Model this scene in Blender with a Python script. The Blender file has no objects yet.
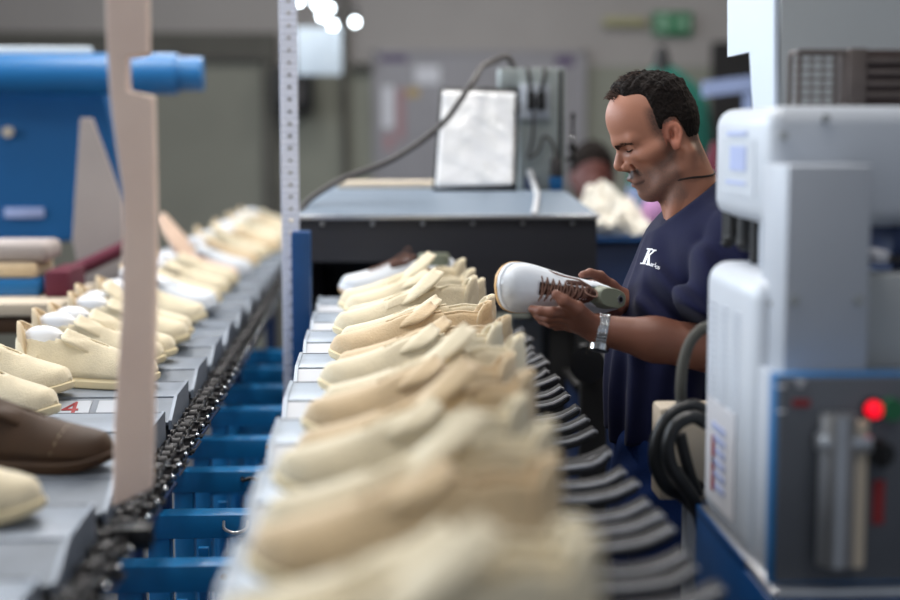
import bpy, bmesh, math, random
import numpy as np
from mathutils import Vector, Matrix, Euler
from mathutils.bvhtree import BVHTree

C = bpy.context.scene.collection
SC = bpy.context.scene
PI = math.pi
rnd = random.Random(7)

# ------------------------------------------------------------------ camera, world, lights, exposure
EYE = Vector((0.0, 0.0, 1.55))
YAW, PITCH, FPX = math.atan(74 / 1500), math.atan(166 / 1500), 1500.0
cd = bpy.data.cameras.new('camera')
cd.sensor_width = 36.0
cd.lens = FPX / 900 * 36.0
cd.clip_start = 0.05
cam = bpy.data.objects.new('camera', cd)
C.objects.link(cam)
cam.location = EYE
cam.rotation_euler = (PI / 2 - PITCH, 0, -YAW)
cd.dof.use_dof = True
cd.dof.focus_distance = 2.80
cd.dof.aperture_fstop = 1.5
cd.dof.aperture_blades = 0
SC.camera = cam
CAMROT = Euler(cam.rotation_euler).to_matrix()

SC.view_settings.view_transform = 'Standard'
SC.view_settings.look = 'None'
SC.view_settings.gamma = 1.0
SC.view_settings.use_curve_mapping = False
SC.view_settings.exposure = 0.0

w = bpy.data.worlds.new('world')
SC.world = w
w.use_nodes = True
w.node_tree.nodes['Background'].inputs[0].default_value = (0.75, 0.85, 1.0, 1)
w.node_tree.nodes['Background'].inputs[1].default_value = 0.40


def area(name, loc, target, size, size_y, power, col):
    ld = bpy.data.lights.new(name, 'AREA')
    ld.shape = 'RECTANGLE'
    ld.size, ld.size_y, ld.energy, ld.color = size, size_y, power, col
    o = bpy.data.objects.new(name, ld)
    C.objects.link(o)
    o.location = loc
    d = Vector(target) - Vector(loc)
    o.rotation_euler = d.to_track_quat('-Z', 'Y').to_euler()
    return o


COOL, NEUT, WARM = (0.80, 0.90, 1.0), (1.0, 0.97, 0.93), (1.0, 0.82, 0.62)
area('window_daylight', (-4.7, 3.9, 2.6), (0.4, 2.7, 1.1), 4.5, 1.8, 235, COOL)
area('window_daylight_far', (-3.2, 8.2, 3.0), (0.5, 2.7, 1.3), 2.6, 1.4, 150, COOL)
for lx, ly, pw in ((-1.4, 1.8, 20), (0.0, 2.0, 28), (0.9, -0.4, 18), (-1.2, 4.2, 48), (0.2, 4.6, 48), (1.9, 4.8, 30), (-1.0, 7.2, 40), (1.6, 7.4, 40)):  # the one behind the camera is a fill, added to brighten the machine's front
    area('ceiling_and_fill_light', (lx, ly, 3.95), (lx, ly, 0), 0.25, 1.5, pw, NEUT)
area('rear_work_lamp', (2.6, 4.6, 3.0), (0.6, 2.7, 1.4), 1.0, 1.0, 18, WARM)


def W(px, py, Y):
    """the point at depth Y (metres down the hall) that sits at pixel px, py of the photograph"""
    d = CAMROT @ Vector(((px - 450) / FPX, (300 - py) / FPX, -1))
    return EYE + d * (Y / d.y)


# ------------------------------------------------------------------ materials
def lin(c):
    return tuple(((v / 255) / 12.92 if v / 255 <= 0.04045 else ((v / 255 + 0.055) / 1.055) ** 2.4) for v in c)


def mat(name, rgb, rough=0.6, metal=0.0, var=0.08, scale=9.0, bump=0.0, bscale=120.0, emit=None, coat=0.0, spec=0.5, attr=None, sheen=0.0):
    m = bpy.data.materials.new(name)
    m.use_nodes = True
    nt = m.node_tree
    b = nt.nodes['Principled BSDF']
    col = lin(rgb)
    b.inputs['Roughness'].default_value = rough
    b.inputs['Metallic'].default_value = metal
    b.inputs['Specular IOR Level'].default_value = spec
    if coat:
        b.inputs['Coat Weight'].default_value = coat
        b.inputs['Coat Roughness'].default_value = 0.15
    if sheen:
        b.inputs['Sheen Weight'].default_value = sheen
    tc = nt.nodes.new('ShaderNodeTexCoord')
    if attr:
        a = nt.nodes.new('ShaderNodeAttribute')
        a.attribute_name = attr
        nt.links.new(a.outputs['Color'], b.inputs['Base Color'])
    elif var > 0:
        n = nt.nodes.new('ShaderNodeTexNoise')
        n.inputs['Scale'].default_value = scale
        n.inputs['Detail'].default_value = 6
        nt.links.new(tc.outputs['Object'], n.inputs['Vector'])
        r = nt.nodes.new('ShaderNodeValToRGB')
        r.color_ramp.elements[0].position = 0.3
        r.color_ramp.elements[1].position = 0.7
        r.color_ramp.elements[0].color = (*[v * (1 - var) for v in col], 1)
        r.color_ramp.elements[1].color = (*[min(1, v * (1 + var)) for v in col], 1)
        nt.links.new(n.outputs['Fac'], r.inputs['Fac'])
        nt.links.new(r.outputs['Color'], b.inputs['Base Color'])
    else:
        b.inputs['Base Color'].default_value = (*col, 1)
    if bump:
        n2 = nt.nodes.new('ShaderNodeTexNoise')
        n2.inputs['Scale'].default_value = bscale
        n2.inputs['Detail'].default_value = 4
        nt.links.new(tc.outputs['Object'], n2.inputs['Vector'])
        bp = nt.nodes.new('ShaderNodeBump')
        bp.inputs['Strength'].default_value = bump
        bp.inputs['Distance'].default_value = 0.01
        nt.links.new(n2.outputs['Fac'], bp.inputs['Height'])
        nt.links.new(bp.outputs['Normal'], b.inputs['Normal'])
    if emit:
        b.inputs['Emission Color'].default_value = (*lin(emit[0]), 1)
        b.inputs['Emission Strength'].default_value = emit[1]
    return m


M = {
    'wall_upper': mat('wall_upper_paint', (156, 151, 148), 0.9, var=0.04, scale=2),
    'wall_lower': mat('wall_lower_paint', (134, 135, 124), 0.9, var=0.06, scale=2),
    'concrete': mat('floor_concrete', (70, 70, 72), 0.7, var=0.15, scale=5),
    'ceiling': mat('ceiling_paint', (150, 150, 150), 0.9, var=0.03),
    'gate': mat('gate_paint', (128, 128, 118), 0.8, var=0.05, scale=3),
    'dark_trim': mat('dark_trim', (84, 82, 76), 0.8),
    'doorway': mat('doorway_dark', (38, 36, 36), 0.8),
    'suede': mat('beige_suede', (226, 213, 184), 0.95, var=0.07, scale=30, bump=0.25, bscale=260, sheen=0.3),
    'suede_tan': mat('tan_suede', (212, 188, 152), 0.95, var=0.08, scale=30, bump=0.25, bscale=260, sheen=0.3),
    'suede_pink': mat('pale_pink_leather', (226, 198, 178), 0.8, var=0.05, scale=25),
    'brown_leather': mat('brown_leather', (66, 42, 18), 0.6, var=0.15, scale=20),
    'cream_rubber': mat('cream_rubber', (232, 216, 178), 0.7, var=0.04),
    'gum': mat('gum_rubber', (222, 178, 120), 0.5, var=0.06),
    'white_leather': mat('white_leather', (226, 231, 238), 0.5, var=0.03, scale=20, bump=0.05, bscale=200),
    'white_lining': mat('white_lining', (238, 238, 240), 0.85, var=0.02),
    'last_green': mat('grey_green_plastic', (134, 140, 122), 0.4, var=0.05),
    'last_white': mat('white_plastic_last', (236, 238, 244), 0.5, var=0.02),
    'brown_lining': mat('brown_lining', (74, 44, 34), 0.8, var=0.1, scale=40),
    'lace_brown': mat('brown_lace', (124, 92, 80), 0.8, var=0.2, scale=200),
    'lace_dark': mat('dark_lace', (50, 46, 44), 0.7),
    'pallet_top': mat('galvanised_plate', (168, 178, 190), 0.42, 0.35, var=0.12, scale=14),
    'pallet_left': mat('shaded_galvanised_plate', (138, 147, 160), 0.45, 0.3, var=0.14, scale=14),  # darker copy of the plate, shading of the left line put into its colour
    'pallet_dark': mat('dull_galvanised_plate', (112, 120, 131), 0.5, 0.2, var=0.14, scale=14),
    'pallet_face': mat('white_plate', (206, 210, 218), 0.5, var=0.06, scale=12),
    'blue_frame': mat('blue_frame_paint', (22, 122, 184), 0.36, var=0.16, scale=12),
    'blue_post': mat('blue_post_paint', (12, 68, 124), 0.42, var=0.1, scale=12),
    'blue_dark': mat('dark_blue_paint', (18, 44, 88), 0.5, var=0.1),
    'blue_panel': mat('blue_machine_paint', (0, 90, 148), 0.6, var=0.06, scale=4),
    'blue_tube': mat('blue_tube_paint', (28, 108, 168), 0.35, var=0.06, scale=4),
    'chain': mat('oily_steel', (46, 45, 46), 0.35, 0.7, var=0.3, scale=40),
    'black_rubber': mat('worn_black_rubber', (36, 36, 39), 0.62, var=0.4, scale=30, bump=0.1, bscale=90, spec=0.3),
    'slat_edge': mat('rubber_highlight', (150, 152, 158), 0.5, var=0.2, scale=40),
    'black': mat('black_paint', (16, 16, 18), 0.6, var=0.2),
    'black_hose': mat('black_hose', (26, 27, 29), 0.38, var=0.1),
    'cable': mat('dark_cable', (66, 62, 62), 0.45, var=0.1),
    'grey_cable': mat('grey_cable', (196, 198, 202), 0.5),
    'tunnel_dark': mat('tunnel_black_paint', (40, 41, 49), 0.5, var=0.1, scale=5),
    'tunnel_hood': mat('tunnel_hood_paint', (112, 126, 142), 0.5, var=0.05, scale=5),
    'steel': mat('brushed_steel', (190, 192, 196), 0.3, 0.85, var=0.08, scale=20),
    'chrome': mat('chrome', (215, 217, 220), 0.16, 1.0, var=0.0),
    'tan_board': mat('tan_board', (206, 192, 172), 0.7, var=0.05),
    'wood': mat('pale_wood', (250, 222, 208), 0.7, var=0.09, scale=6),
    'wood_grey': mat('weathered_board', (168, 158, 154), 0.8, var=0.06, scale=4),
    'machine': mat('machine_off_white', (198, 204, 213), 0.45, var=0.03, scale=6, coat=0.1),
    'machine_grey': mat('machine_light_grey', (178, 184, 194), 0.5, var=0.03, scale=6),
    'cabinet': mat('cabinet_grey', (164, 168, 170), 0.55, var=0.03, scale=4),
    'cabinet_white': mat('cabinet_white', (206, 216, 230), 0.5, var=0.02, scale=4),
    'panel_dark': mat('control_panel_grey', (90, 94, 102), 0.5, var=0.12, scale=8),
    'lens_red': mat('red_lamp_lens', (230, 20, 40), 0.3, var=0.0, emit=((255, 10, 40), 1.1)),
    'red_mark': mat('red_print', (150, 40, 44), 0.6),
    'blue_print': mat('blue_print', (168, 180, 220), 0.6),
    'ink': mat('dark_print', (70, 56, 62), 0.7),
    'paper': mat('white_paper', (206, 206, 212), 0.8, var=0.03),
    'board': mat('notice_board_grey', (146, 144, 148), 0.85, var=0.04, scale=6),
    'purple': mat('purple_print', (96, 84, 110), 0.8),
    'orange': mat('orange_print', (176, 150, 96), 0.8),
    'pinkish': mat('red_grey_print', (160, 128, 132), 0.8),
    'plastic_sheet': mat('glossy_plastic_sleeve', (250, 251, 255), 0.2, var=0.03, scale=16, bump=0.5, bscale=22, coat=0.8),
    'box_grey': mat('electrical_box_grey', (152, 160, 160), 0.5, var=0.03),
    'exit_green': mat('exit_sign_green', (34, 112, 72), 0.6, var=0.04),
    'sign_white': mat('sign_white', (170, 205, 180), 0.6),
    'sign_olive': mat('sign_olive', (152, 148, 112), 0.7),
    'sign_pale': mat('pale_sign_blue', (205, 217, 228), 0.6, var=0.02),
    'bulb': mat('lit_bulb', (255, 255, 255), 0.3, var=0.0, emit=((235, 248, 255), 14)),
    'teal': mat('teal_cloth', (24, 96, 84), 0.9, var=0.12, scale=5),
    'maroon': mat('maroon_cloth', (96, 34, 52), 0.85, var=0.1),
    'lilac': mat('lilac_paint', (150, 166, 206), 0.6),
    'magenta': mat('magenta_cloth', (176, 130, 176), 0.85),
    'white_post': mat('white_post_paint', (226, 230, 246), 0.45, var=0.03),
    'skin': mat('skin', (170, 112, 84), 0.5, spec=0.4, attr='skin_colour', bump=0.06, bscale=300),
    'skin_dark': mat('skin_of_far_worker', (88, 44, 38), 0.6, var=0.05),
    'hair_brown': mat('brown_hair', (74, 54, 44), 0.7, var=0.2, scale=60),
    'hair': mat('dark_hair', (25, 18, 15), 0.85, spec=0.2, var=0.35, scale=60, bump=0.9, bscale=160),
    'shirt': mat('navy_cotton', (20, 23, 54), 0.92, var=0.08, scale=20, bump=0.08, bscale=300, sheen=0.05, spec=0.2),
    'trousers': mat('blue_work_cotton', (22, 46, 98), 0.9, var=0.1, scale=14, bump=0.1, bscale=200, spec=0.2),
    'print_white': mat('white_print', (235, 236, 242), 0.7, var=0.0),
    'cord': mat('dark_cord', (42, 28, 24), 0.7),
    'scrap': mat('white_fabric', (240, 236, 226), 0.9, var=0.06, scale=20),
    'rack': mat('rusty_wire', (98, 88, 84), 0.6, 0.2, var=0.2, scale=20),
    'rust_box': mat('brown_grille', (72, 58, 55), 0.7, var=0.2, scale=10),
}

# ------------------------------------------------------------------ helpers


class MB:
    def __init__(s):
        s.bm = bmesh.new()

    def box(s, c, d, bev=0.0, rot=None, seg=2):
        bm = bmesh.new()
        bmesh.ops.create_cube(bm, size=1)
        bmesh.ops.scale(bm, vec=d, verts=bm.verts)
        if bev:
            bmesh.ops.bevel(bm, geom=bm.edges[:], offset=bev, segments=seg, affect='EDGES', profile=0.5)
        if rot is not None:
            bmesh.ops.transform(bm, matrix=rot.to_4x4(), verts=bm.verts)
        bmesh.ops.translate(bm, vec=Vector(c), verts=bm.verts)
        return s._merge(bm)

    def box2(s, lo, hi, bev=0.0, seg=2):
        lo, hi = Vector(lo), Vector(hi)
        return s.box((lo + hi) / 2, hi - lo, bev, None, seg)

    def _merge(s, bm):
        me = bpy.data.meshes.new('tmp')
        bm.to_mesh(me)
        bm.free()
        s.bm.from_mesh(me)
        bpy.data.meshes.remove(me)
        return s

    def tube(s, pts, r, seg=10, cap=True, closed=False):
        pts = [Vector(p) for p in pts]
        n = len(pts)
        rr = r if isinstance(r, (list, tuple)) else [r] * n
        rings, up = [], None
        for i, p in enumerate(pts):
            if closed:
                t = pts[(i + 1) % n] - pts[i - 1]
            else:
                t = pts[min(i + 1, n - 1)] - pts[max(i - 1, 0)]
            t.normalize()
            if up is None:
                up = Vector((0, 0, 1)) if abs(t.z) < 0.9 else Vector((0, 1, 0))
            a = t.cross(up)
            if a.length < 1e-5:
                a = t.cross(Vector((1, 0, 0)))
            a.normalize()
            up = a.cross(t).normalized()
            rings.append([s.bm.verts.new(p + (a * math.cos(k * 2 * PI / seg) + up * math.sin(k * 2 * PI / seg)) * rr[i]) for k in range(seg)])
        m = n if closed else n - 1
        for i in range(m):
            A, B = rings[i], rings[(i + 1) % n]
            for k in range(seg):
                s.bm.faces.new((A[k], A[(k + 1) % seg], B[(k + 1) % seg], B[k]))
        if cap and not closed:
            s.bm.faces.new(rings[0][::-1])
            s.bm.faces.new(rings[-1])
        return s

    def cyl(s, a, b, r, seg=20, r2=None):
        return s.tube([a, b], [r, r if r2 is None else r2], seg)

    def sphere(s, c, r, scale=(1, 1, 1), seg=16):
        bm = bmesh.new()
        bmesh.ops.create_uvsphere(bm, u_segments=seg, v_segments=max(6, seg // 2), radius=r)
        bmesh.ops.scale(bm, vec=scale, verts=bm.verts)
        bmesh.ops.translate(bm, vec=Vector(c), verts=bm.verts)
        return s._merge(bm)

    def loft(s, rings, cap=True, closed=True):
        R = [[s.bm.verts.new(Vector(p)) for p in ring] for ring in rings]
        n = len(R[0])
        for A, B in zip(R, R[1:]):
            for k in range(n if closed else n - 1):
                s.bm.faces.new((A[k], A[(k + 1) % n], B[(k + 1) % n], B[k]))
        if cap:
            s.bm.faces.new(R[0][::-1])
            s.bm.faces.new(R[-1])
        return s

    def prism(s, poly, depth, axis='y', at=0.0):
        """poly: 2D points; axis y -> (x,z) extruded along y from at to at+depth"""
        def P(p, d):
            if axis == 'y':
                return Vector((p[0], d, p[1]))
            if axis == 'x':
                return Vector((d, p[0], p[1]))
            return Vector((p[0], p[1], d))
        return s.loft([[P(p, at) for p in poly], [P(p, at + depth) for p in poly]])

    def build(s, name, m, parent=None, smooth=True, local=False, solid=0.0, bevel=0.0, sub=0):
        bmesh.ops.recalc_face_normals(s.bm, faces=s.bm.faces[:])
        if parent is not None and not local:
            bmesh.ops.translate(s.bm, vec=-Vector(parent.location), verts=s.bm.verts)
        me = bpy.data.meshes.new(name)
        s.bm.to_mesh(me)
        s.bm.free()
        return link(name, me, m, parent, smooth, solid, bevel, sub)


def link(name, me, m, parent=None, smooth=True, solid=0.0, bevel=0.0, sub=0):
    me.materials.append(M[m] if isinstance(m, str) else m)
    if smooth:
        me.polygons.foreach_set('use_smooth', [True] * len(me.polygons))
        try:
            me.set_sharp_from_angle(angle=math.radians(38))
        except Exception:
            pass
    o = bpy.data.objects.new(name, me)
    C.objects.link(o)
    if parent is not None:
        o.parent = parent
    if solid:
        md = o.modifiers.new('Solidify', 'SOLIDIFY')
        md.thickness = solid
        md.offset = 0
    if bevel:
        md = o.modifiers.new('Bevel', 'BEVEL')
        md.width = bevel
        md.segments = 2
    if sub:
        md = o.modifiers.new('Subsurf', 'SUBSURF')
        md.levels = md.render_levels = sub
    return o


def tag(o, label=None, cat=None, group=None, kind=None):
    if label:
        o['label'] = label
    if cat:
        o['category'] = cat
    if group:
        o['group'] = group
    if kind:
        o['kind'] = kind
    return o


def thing(name, loc, label, cat, group=None):
    o = bpy.data.objects.new(name, None)
    C.objects.link(o)
    o.location = loc
    o.empty_display_size = 0.1
    return tag(o, label, cat, group)


KIDS = {}


def children(o):
    return [c for c in C.objects if c.parent == o]


def dup(root, label, cat=None, group=None):
    r = root.copy()
    C.objects.link(r)
    r['label'] = label
    if group:
        r['group'] = group
    for ch in KIDS.setdefault(root.name, children(root)):
        c = ch.copy()
        C.objects.link(c)
        c.parent = r
        for g in KIDS.setdefault(ch.name, children(ch)):
            d = g.copy()
            C.objects.link(d)
            d.parent = c
    return r


def interp(x, xs, ys):
    """smooth (cubic hermite) interpolation through the points"""
    xs, ys = np.asarray(xs, float), np.asarray(ys, float)
    m = np.gradient(ys, xs)
    x = np.clip(x, xs[0], xs[-1])
    i = np.clip(np.searchsorted(xs, x) - 1, 0, len(xs) - 2)
    h = xs[i + 1] - xs[i]
    t = (x - xs[i]) / h
    return ((2 * t**3 - 3 * t**2 + 1) * ys[i] + (t**3 - 2 * t**2 + t) * h * m[i] + (-2 * t**3 + 3 * t**2) * ys[i + 1] + (t**3 - t**2) * h * m[i + 1])


def bez(pts, n=40):
    """smooth curve through the points"""
    P = [np.array(p, float) for p in pts]
    t = np.cumsum([0] + [max(1e-4, np.linalg.norm(b - a)) for a, b in zip(P, P[1:])])
    u = np.linspace(0, t[-1], n)
    A = np.array(P)
    return [Vector((float(interp(v, t, A[:, 0])), float(interp(v, t, A[:, 1])), float(interp(v, t, A[:, 2])))) for v in u]


def text_mesh(body, size, shear=0.0, extrude=0.0006):
    cu = bpy.data.curves.new('tmp_text', 'FONT')
    cu.body = body
    cu.size = size
    cu.shear = shear
    cu.extrude = extrude
    cu.align_x = 'CENTER'
    cu.align_y = 'CENTER'
    to = bpy.data.objects.new('tmp_text', cu)
    C.objects.link(to)
    bpy.context.view_layer.update()
    me = bpy.data.meshes.new_from_object(to.evaluated_get(bpy.context.evaluated_depsgraph_get()))
    bpy.data.objects.remove(to)
    bpy.data.curves.remove(cu)
    return me


ORD = ['first', 'second', 'third', 'fourth', 'fifth', 'sixth', 'seventh', 'eighth', 'ninth', 'tenth', 'eleventh', 'twelfth', 'thirteenth', 'fourteenth', 'fifteenth', 'sixteenth', 'seventeenth', 'eighteenth', 'nineteenth', 'twentieth', 'twenty-first', 'twenty-second', 'twenty-third', 'twenty-fourth']
ORD2 = lambda k: ORD[k]

# ------------------------------------------------------------------ implicit surfaces (body, cloth)


def snet(fn, lo, hi, h):
    lo, hi = np.array(lo, float), np.array(hi, float)
    n = np.ceil((hi - lo) / h).astype(int) + 1
    ax = [lo[i] + h * np.arange(n[i]) for i in range(3)]
    F = np.empty(n, np.float32)
    Yg, Zg = np.meshgrid(ax[1], ax[2], indexing='ij')
    step = max(1, int(400000 / (n[1] * n[2])))
    for i in range(0, n[0], step):
        xs = ax[0][i:i + step]
        p = np.empty((len(xs),) + Yg.shape + (3,), np.float32)
        p[..., 0] = xs[:, None, None]
        p[..., 1] = Yg
        p[..., 2] = Zg
        F[i:i + step] = fn(p.reshape(-1, 3)).reshape(p.shape[:3])
    F[F == 0] = 1e-9
    ins = F < 0
    cnt = np.zeros(n - 1, np.int8)
    sl = [slice(0, -1), slice(1, None)]
    for a in (0, 1):
        for b in (0, 1):
            for c in (0, 1):
                cnt += ins[sl[a], sl[b], sl[c]]
    act = (cnt > 0) & (cnt < 8)
    idx = -np.ones(n - 1, np.int64)
    cells = np.argwhere(act)
    idx[act] = np.arange(len(cells))
    acc = np.zeros((len(cells), 3))
    num = np.zeros(len(cells))
    cor = [(a, b, c) for a in (0, 1) for b in (0, 1) for c in (0, 1)]
    for A in cor:
        for d in range(3):
            if A[d]:
                continue
            B = list(A)
            B[d] = 1
            ia, ib = cells + np.array(A), cells + np.array(B)
            fa, fb = F[ia[:, 0], ia[:, 1], ia[:, 2]], F[ib[:, 0], ib[:, 1], ib[:, 2]]
            cr = (fa < 0) != (fb < 0)
            t = np.where(cr, fa / np.where(cr, fa - fb, 1), 0)
            q = np.array(A, float)[None, :].repeat(len(cells), 0)
            q[:, d] += t
            acc[cr] += q[cr]
            num[cr] += 1
    V = lo + h * (cells + acc / num[:, None])
    quads = []
    for d in range(3):
        e1, e2 = [(1, 2), (2, 0), (0, 1)][d]
        s0 = [slice(1, -1)] * 3
        s0[d] = slice(0, -1)
        s1 = list(s0)
        s1[d] = slice(1, None)
        a, b = ins[tuple(s0)], ins[tuple(s1)]
        for flip, msk in ((False, a & ~b), (True, ~a & b)):
            k = np.argwhere(msk)
            if not len(k):
                continue
            off = np.ones(3, int)
            off[d] = 0
            k = k + off
            u1, u2 = np.zeros(3, int), np.zeros(3, int)
            u1[e1] = 1
            u2[e2] = 1
            g = lambda q: idx[q[:, 0], q[:, 1], q[:, 2]]
            Q = np.stack([g(k), g(k - u1), g(k - u1 - u2), g(k - u2)], 1)
            quads.append(Q[:, ::-1] if flip else Q)
    return V, np.concatenate(quads)


def np_mesh(name, parts, off=(0, 0, 0)):
    """one mesh from [(V, Q), ...]"""
    Vs, Qs, b = [], [], 0
    for V, Q in parts:
        Vs.append(V - np.array(off))
        Qs.append(Q + b)
        b += len(V)
    V, Q = np.concatenate(Vs), np.concatenate(Qs)
    me = bpy.data.meshes.new(name)
    me.vertices.add(len(V))
    me.vertices.foreach_set('co', V.astype(np.float32).ravel())
    me.loops.add(Q.size)
    me.loops.foreach_set('vertex_index', Q.astype(np.int32).ravel())
    me.polygons.add(len(Q))
    me.polygons.foreach_set('loop_start', np.arange(0, Q.size, 4, dtype=np.int32))
    me.update(calc_edges=True)
    me.validate()
    return me


def rc(p, a, b, ra, rb):
    a, b = np.array(a, np.float32), np.array(b, np.float32)
    ab = b - a
    t = np.clip(((p - a) @ ab) / max(1e-9, float(ab @ ab)), 0, 1)
    return np.linalg.norm(p - a - t[:, None] * ab, axis=1) - (ra + (rb - ra) * t)


def ell(p, c, r):
    q = (p - np.array(c, np.float32)) / np.array(r, np.float32)
    k0 = np.linalg.norm(q, axis=1)
    k1 = np.linalg.norm(q / np.array(r, np.float32), axis=1)
    return k0 * (k0 - 1) / np.maximum(k1, 1e-6)


def smin(a, b, k):
    h = np.maximum(k - np.abs(a - b), 0) / k
    return np.minimum(a, b) - h * h * k * 0.25


def smax(a, b, k):
    return -smin(-a, -b, k)


def chain_sdf(p, pts, rads, k=0.006):
    d = None
    for i in range(len(pts) - 1):
        e = rc(p, pts[i], pts[i + 1], rads[i], rads[i + 1])
        d = e if d is None else smin(d, e, k)
    return d


# ------------------------------------------------------------------ the setting
def struct(name, mb, m, smooth=False):
    return tag(mb.build(name, m, None, smooth), kind='structure')


X0, X1, Y0, Y1, H = -5.0, 5.0, -2.5, 10.2, 4.2
struct('floor', MB().box2((X0, Y0, -0.1), (X1, Y1, 0)), 'concrete')
struct('ceiling', MB().box2((X0, Y0, H), (X1, Y1, H + 0.1)), 'ceiling')
dado = W(600, 66, Y1).z
struct('wall_back', MB().box2((X0, Y1, dado), (X1, Y1 + 0.15, H)), 'wall_upper')
struct('wall_back_lower', MB().box2((X0, Y1, 0), (X1, Y1 + 0.15, dado)), 'wall_lower')
struct('wall_right', MB().box2((X1, Y0, 0), (X1 + 0.15, Y1, H)), 'wall_upper')
wl = MB()
wl.box2((X0 - 0.15, Y0, 0), (X0, Y1, 1.4)).box2((X0 - 0.15, Y0, 3.6), (X0, Y1, H)).box2((X0 - 0.15, Y0, 1.4), (X0, 0.9, 3.6)).box2((X0 - 0.15, 5.9, 1.4), (X0, Y1, 3.6))
struct('wall_left', wl, 'wall_upper')
wf = MB()
for k in range(6):
    wf.box2((X0 - 0.1, 0.9 + k * 0.98, 1.4), (X0 - 0.04, 0.98 + k * 0.98, 3.6))
wf.box2((X0 - 0.1, 0.9, 1.4), (X0 - 0.04, 5.9, 1.48)).box2((X0 - 0.1, 0.9, 3.52), (X0 - 0.04, 5.9, 3.6))
struct('window_1', wf, 'machine_grey')

# big closed gate at the left of the back wall, with its lintel and side jamb
ga, gb = W(-60, 62, Y1 - 0.05), W(262, 62, Y1 - 0.05)
gt = MB().box2((ga.x, Y1 - 0.05, 0), (gb.x, Y1 - 0.001, ga.z))
struct('door_1', gt, 'gate')
lt = MB().box2((ga.x, Y1 - 0.12, W(0, 60, Y1).z), (gb.x + 0.1, Y1 - 0.001, W(0, 33, Y1).z))
struct('trim_1', lt, 'dark_trim')
jm = MB().box2((gb.x, Y1 - 0.1, 0), (gb.x + 0.1, Y1 - 0.001, W(0, 60, Y1).z))
struct('trim_2', jm, 'dark_trim')
da, db = W(712, 42, Y1 - 0.03), W(760, 42, Y1 - 0.03)
struct('door_2', MB().box2((da.x, Y1 - 0.06, 0), (db.x + 0.25, Y1 - 0.001, da.z), 0.01), 'doorway')

# ------------------------------------------------------------------ shoes
L = 0.298
T_ = [0, 0.04, 0.12, 0.25, 0.4, 0.55, 0.7, 0.82, 0.91, 0.97, 1.0]
W_ = [0.010, 0.024, 0.031, 0.0325, 0.034, 0.040, 0.046, 0.046, 0.038, 0.022, 0.006]
H_ = [0.050, 0.064, 0.068, 0.073, 0.080, 0.070, 0.052, 0.042, 0.036, 0.029, 0.014]
K_ = [0.25, 0.28, 0.32, 0.38, 0.46, 0.46, 0.34, 0.22, 0.18, 0.15, 0.1]
SOLE = 0.022
YC_ = [0, 0, 0, 0, 0.001, 0.003, 0.006, 0.008, 0.008, 0.006, 0.004]


def upper_pt(t, a, grow=0.0, hs=1.0):
    ww, hh, kk = float(interp(t, T_, W_)) + grow, float(interp(t, T_, H_)) * hs + grow, float(interp(t, T_, K_))
    c, s = math.cos(a), math.sin(a)
    z = hh * abs(s) ** 0.72
    y = ww * math.copysign(abs(c) ** 0.78, c) * (1 - kk * (abs(s) ** 0.72) ** 1.6)
    return Vector((t * L, float(interp(t, T_, YC_)) + y, SOLE + z))


def upper_mesh(hs=1.0, grow=0.0, open_from=0.055, open_to=0.42, wide=48, throat=22, throat_to=0.66, collar=0.0):
    mb = MB()
    ts = [0.0, 0.012, 0.03, 0.055] + list(np.linspace(0.085, 0.66, 24)) + list(np.linspace(0.685, 0.94, 11)) + [0.955, 0.97, 0.982, 0.992, 1.0]
    na = 33
    G = []
    for t in ts:
        row = []
        for k in range(na):
            p = upper_pt(t, PI * k / (na - 1), grow, hs)
            if collar and t < open_to:
                ad = abs(k / (na - 1) * 180 - 90)
                up = max(0.0, 1 - max(0, ad - 42) / 30)
                p.z += collar * up * (1 - max(0, t - 0.2) / (open_to - 0.2)) if t > 0.2 else collar * up
            row.append(mb.bm.verts.new(p))
        G.append(row)
    for i in range(len(ts) - 1):
        tm = (ts[i] + ts[i + 1]) / 2
        for k in range(na - 1):
            ad = abs((k + 0.5) / (na - 1) * 180 - 90)
            if open_from < tm < open_to and ad < wide - 12 * max(0, (tm - 0.25) / 0.2):
                continue
            if open_to <= tm < throat_to and ad < throat * (1 - 0.4 * (tm - open_to) / (throat_to - open_to)):
                continue
            mb.bm.faces.new((G[i][k], G[i][k + 1], G[i + 1][k + 1], G[i + 1][k]))
    bmesh.ops.remove_doubles(mb.bm, verts=mb.bm.verts, dist=0.0004)
    return mb


def outline(grow, n=56):
    """sole outline, counter-clockwise"""
    ts = [0.0, 0.006, 0.02, 0.045, 0.08] + list(np.linspace(0.12, 0.9, 24)) + [0.94, 0.965, 0.984, 0.995, 1.0]
    r, l = [], []
    for t in ts:
        wd = float(interp(t, T_, W_)) + grow
        yc = float(interp(t, T_, YC_))
        x = t * L + (t - 0.5) * 2 * grow
        r.append((x, yc - wd))
        l.append((x, yc + wd))
    return r + l[::-1]


def sole_mesh(th=SOLE, grow=0.004):
    mb = MB()
    rings = []
    for z, g in ((0.0, grow - 0.006), (0.003, grow - 0.001), (th * 0.5, grow), (th - 0.003, grow), (th, grow - 0.003), (th + 0.006, grow - 0.004), (th + 0.006, -0.004)):
        ring = []
        for (x, y) in outline(g):
            spring = 0.016 * max(0, (x / L - 0.72) / 0.28) ** 2
            ring.append(Vector((x, y, z + spring * (1 - z / 0.12))))
        rings.append(ring)
    return mb.loft(rings)


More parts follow.
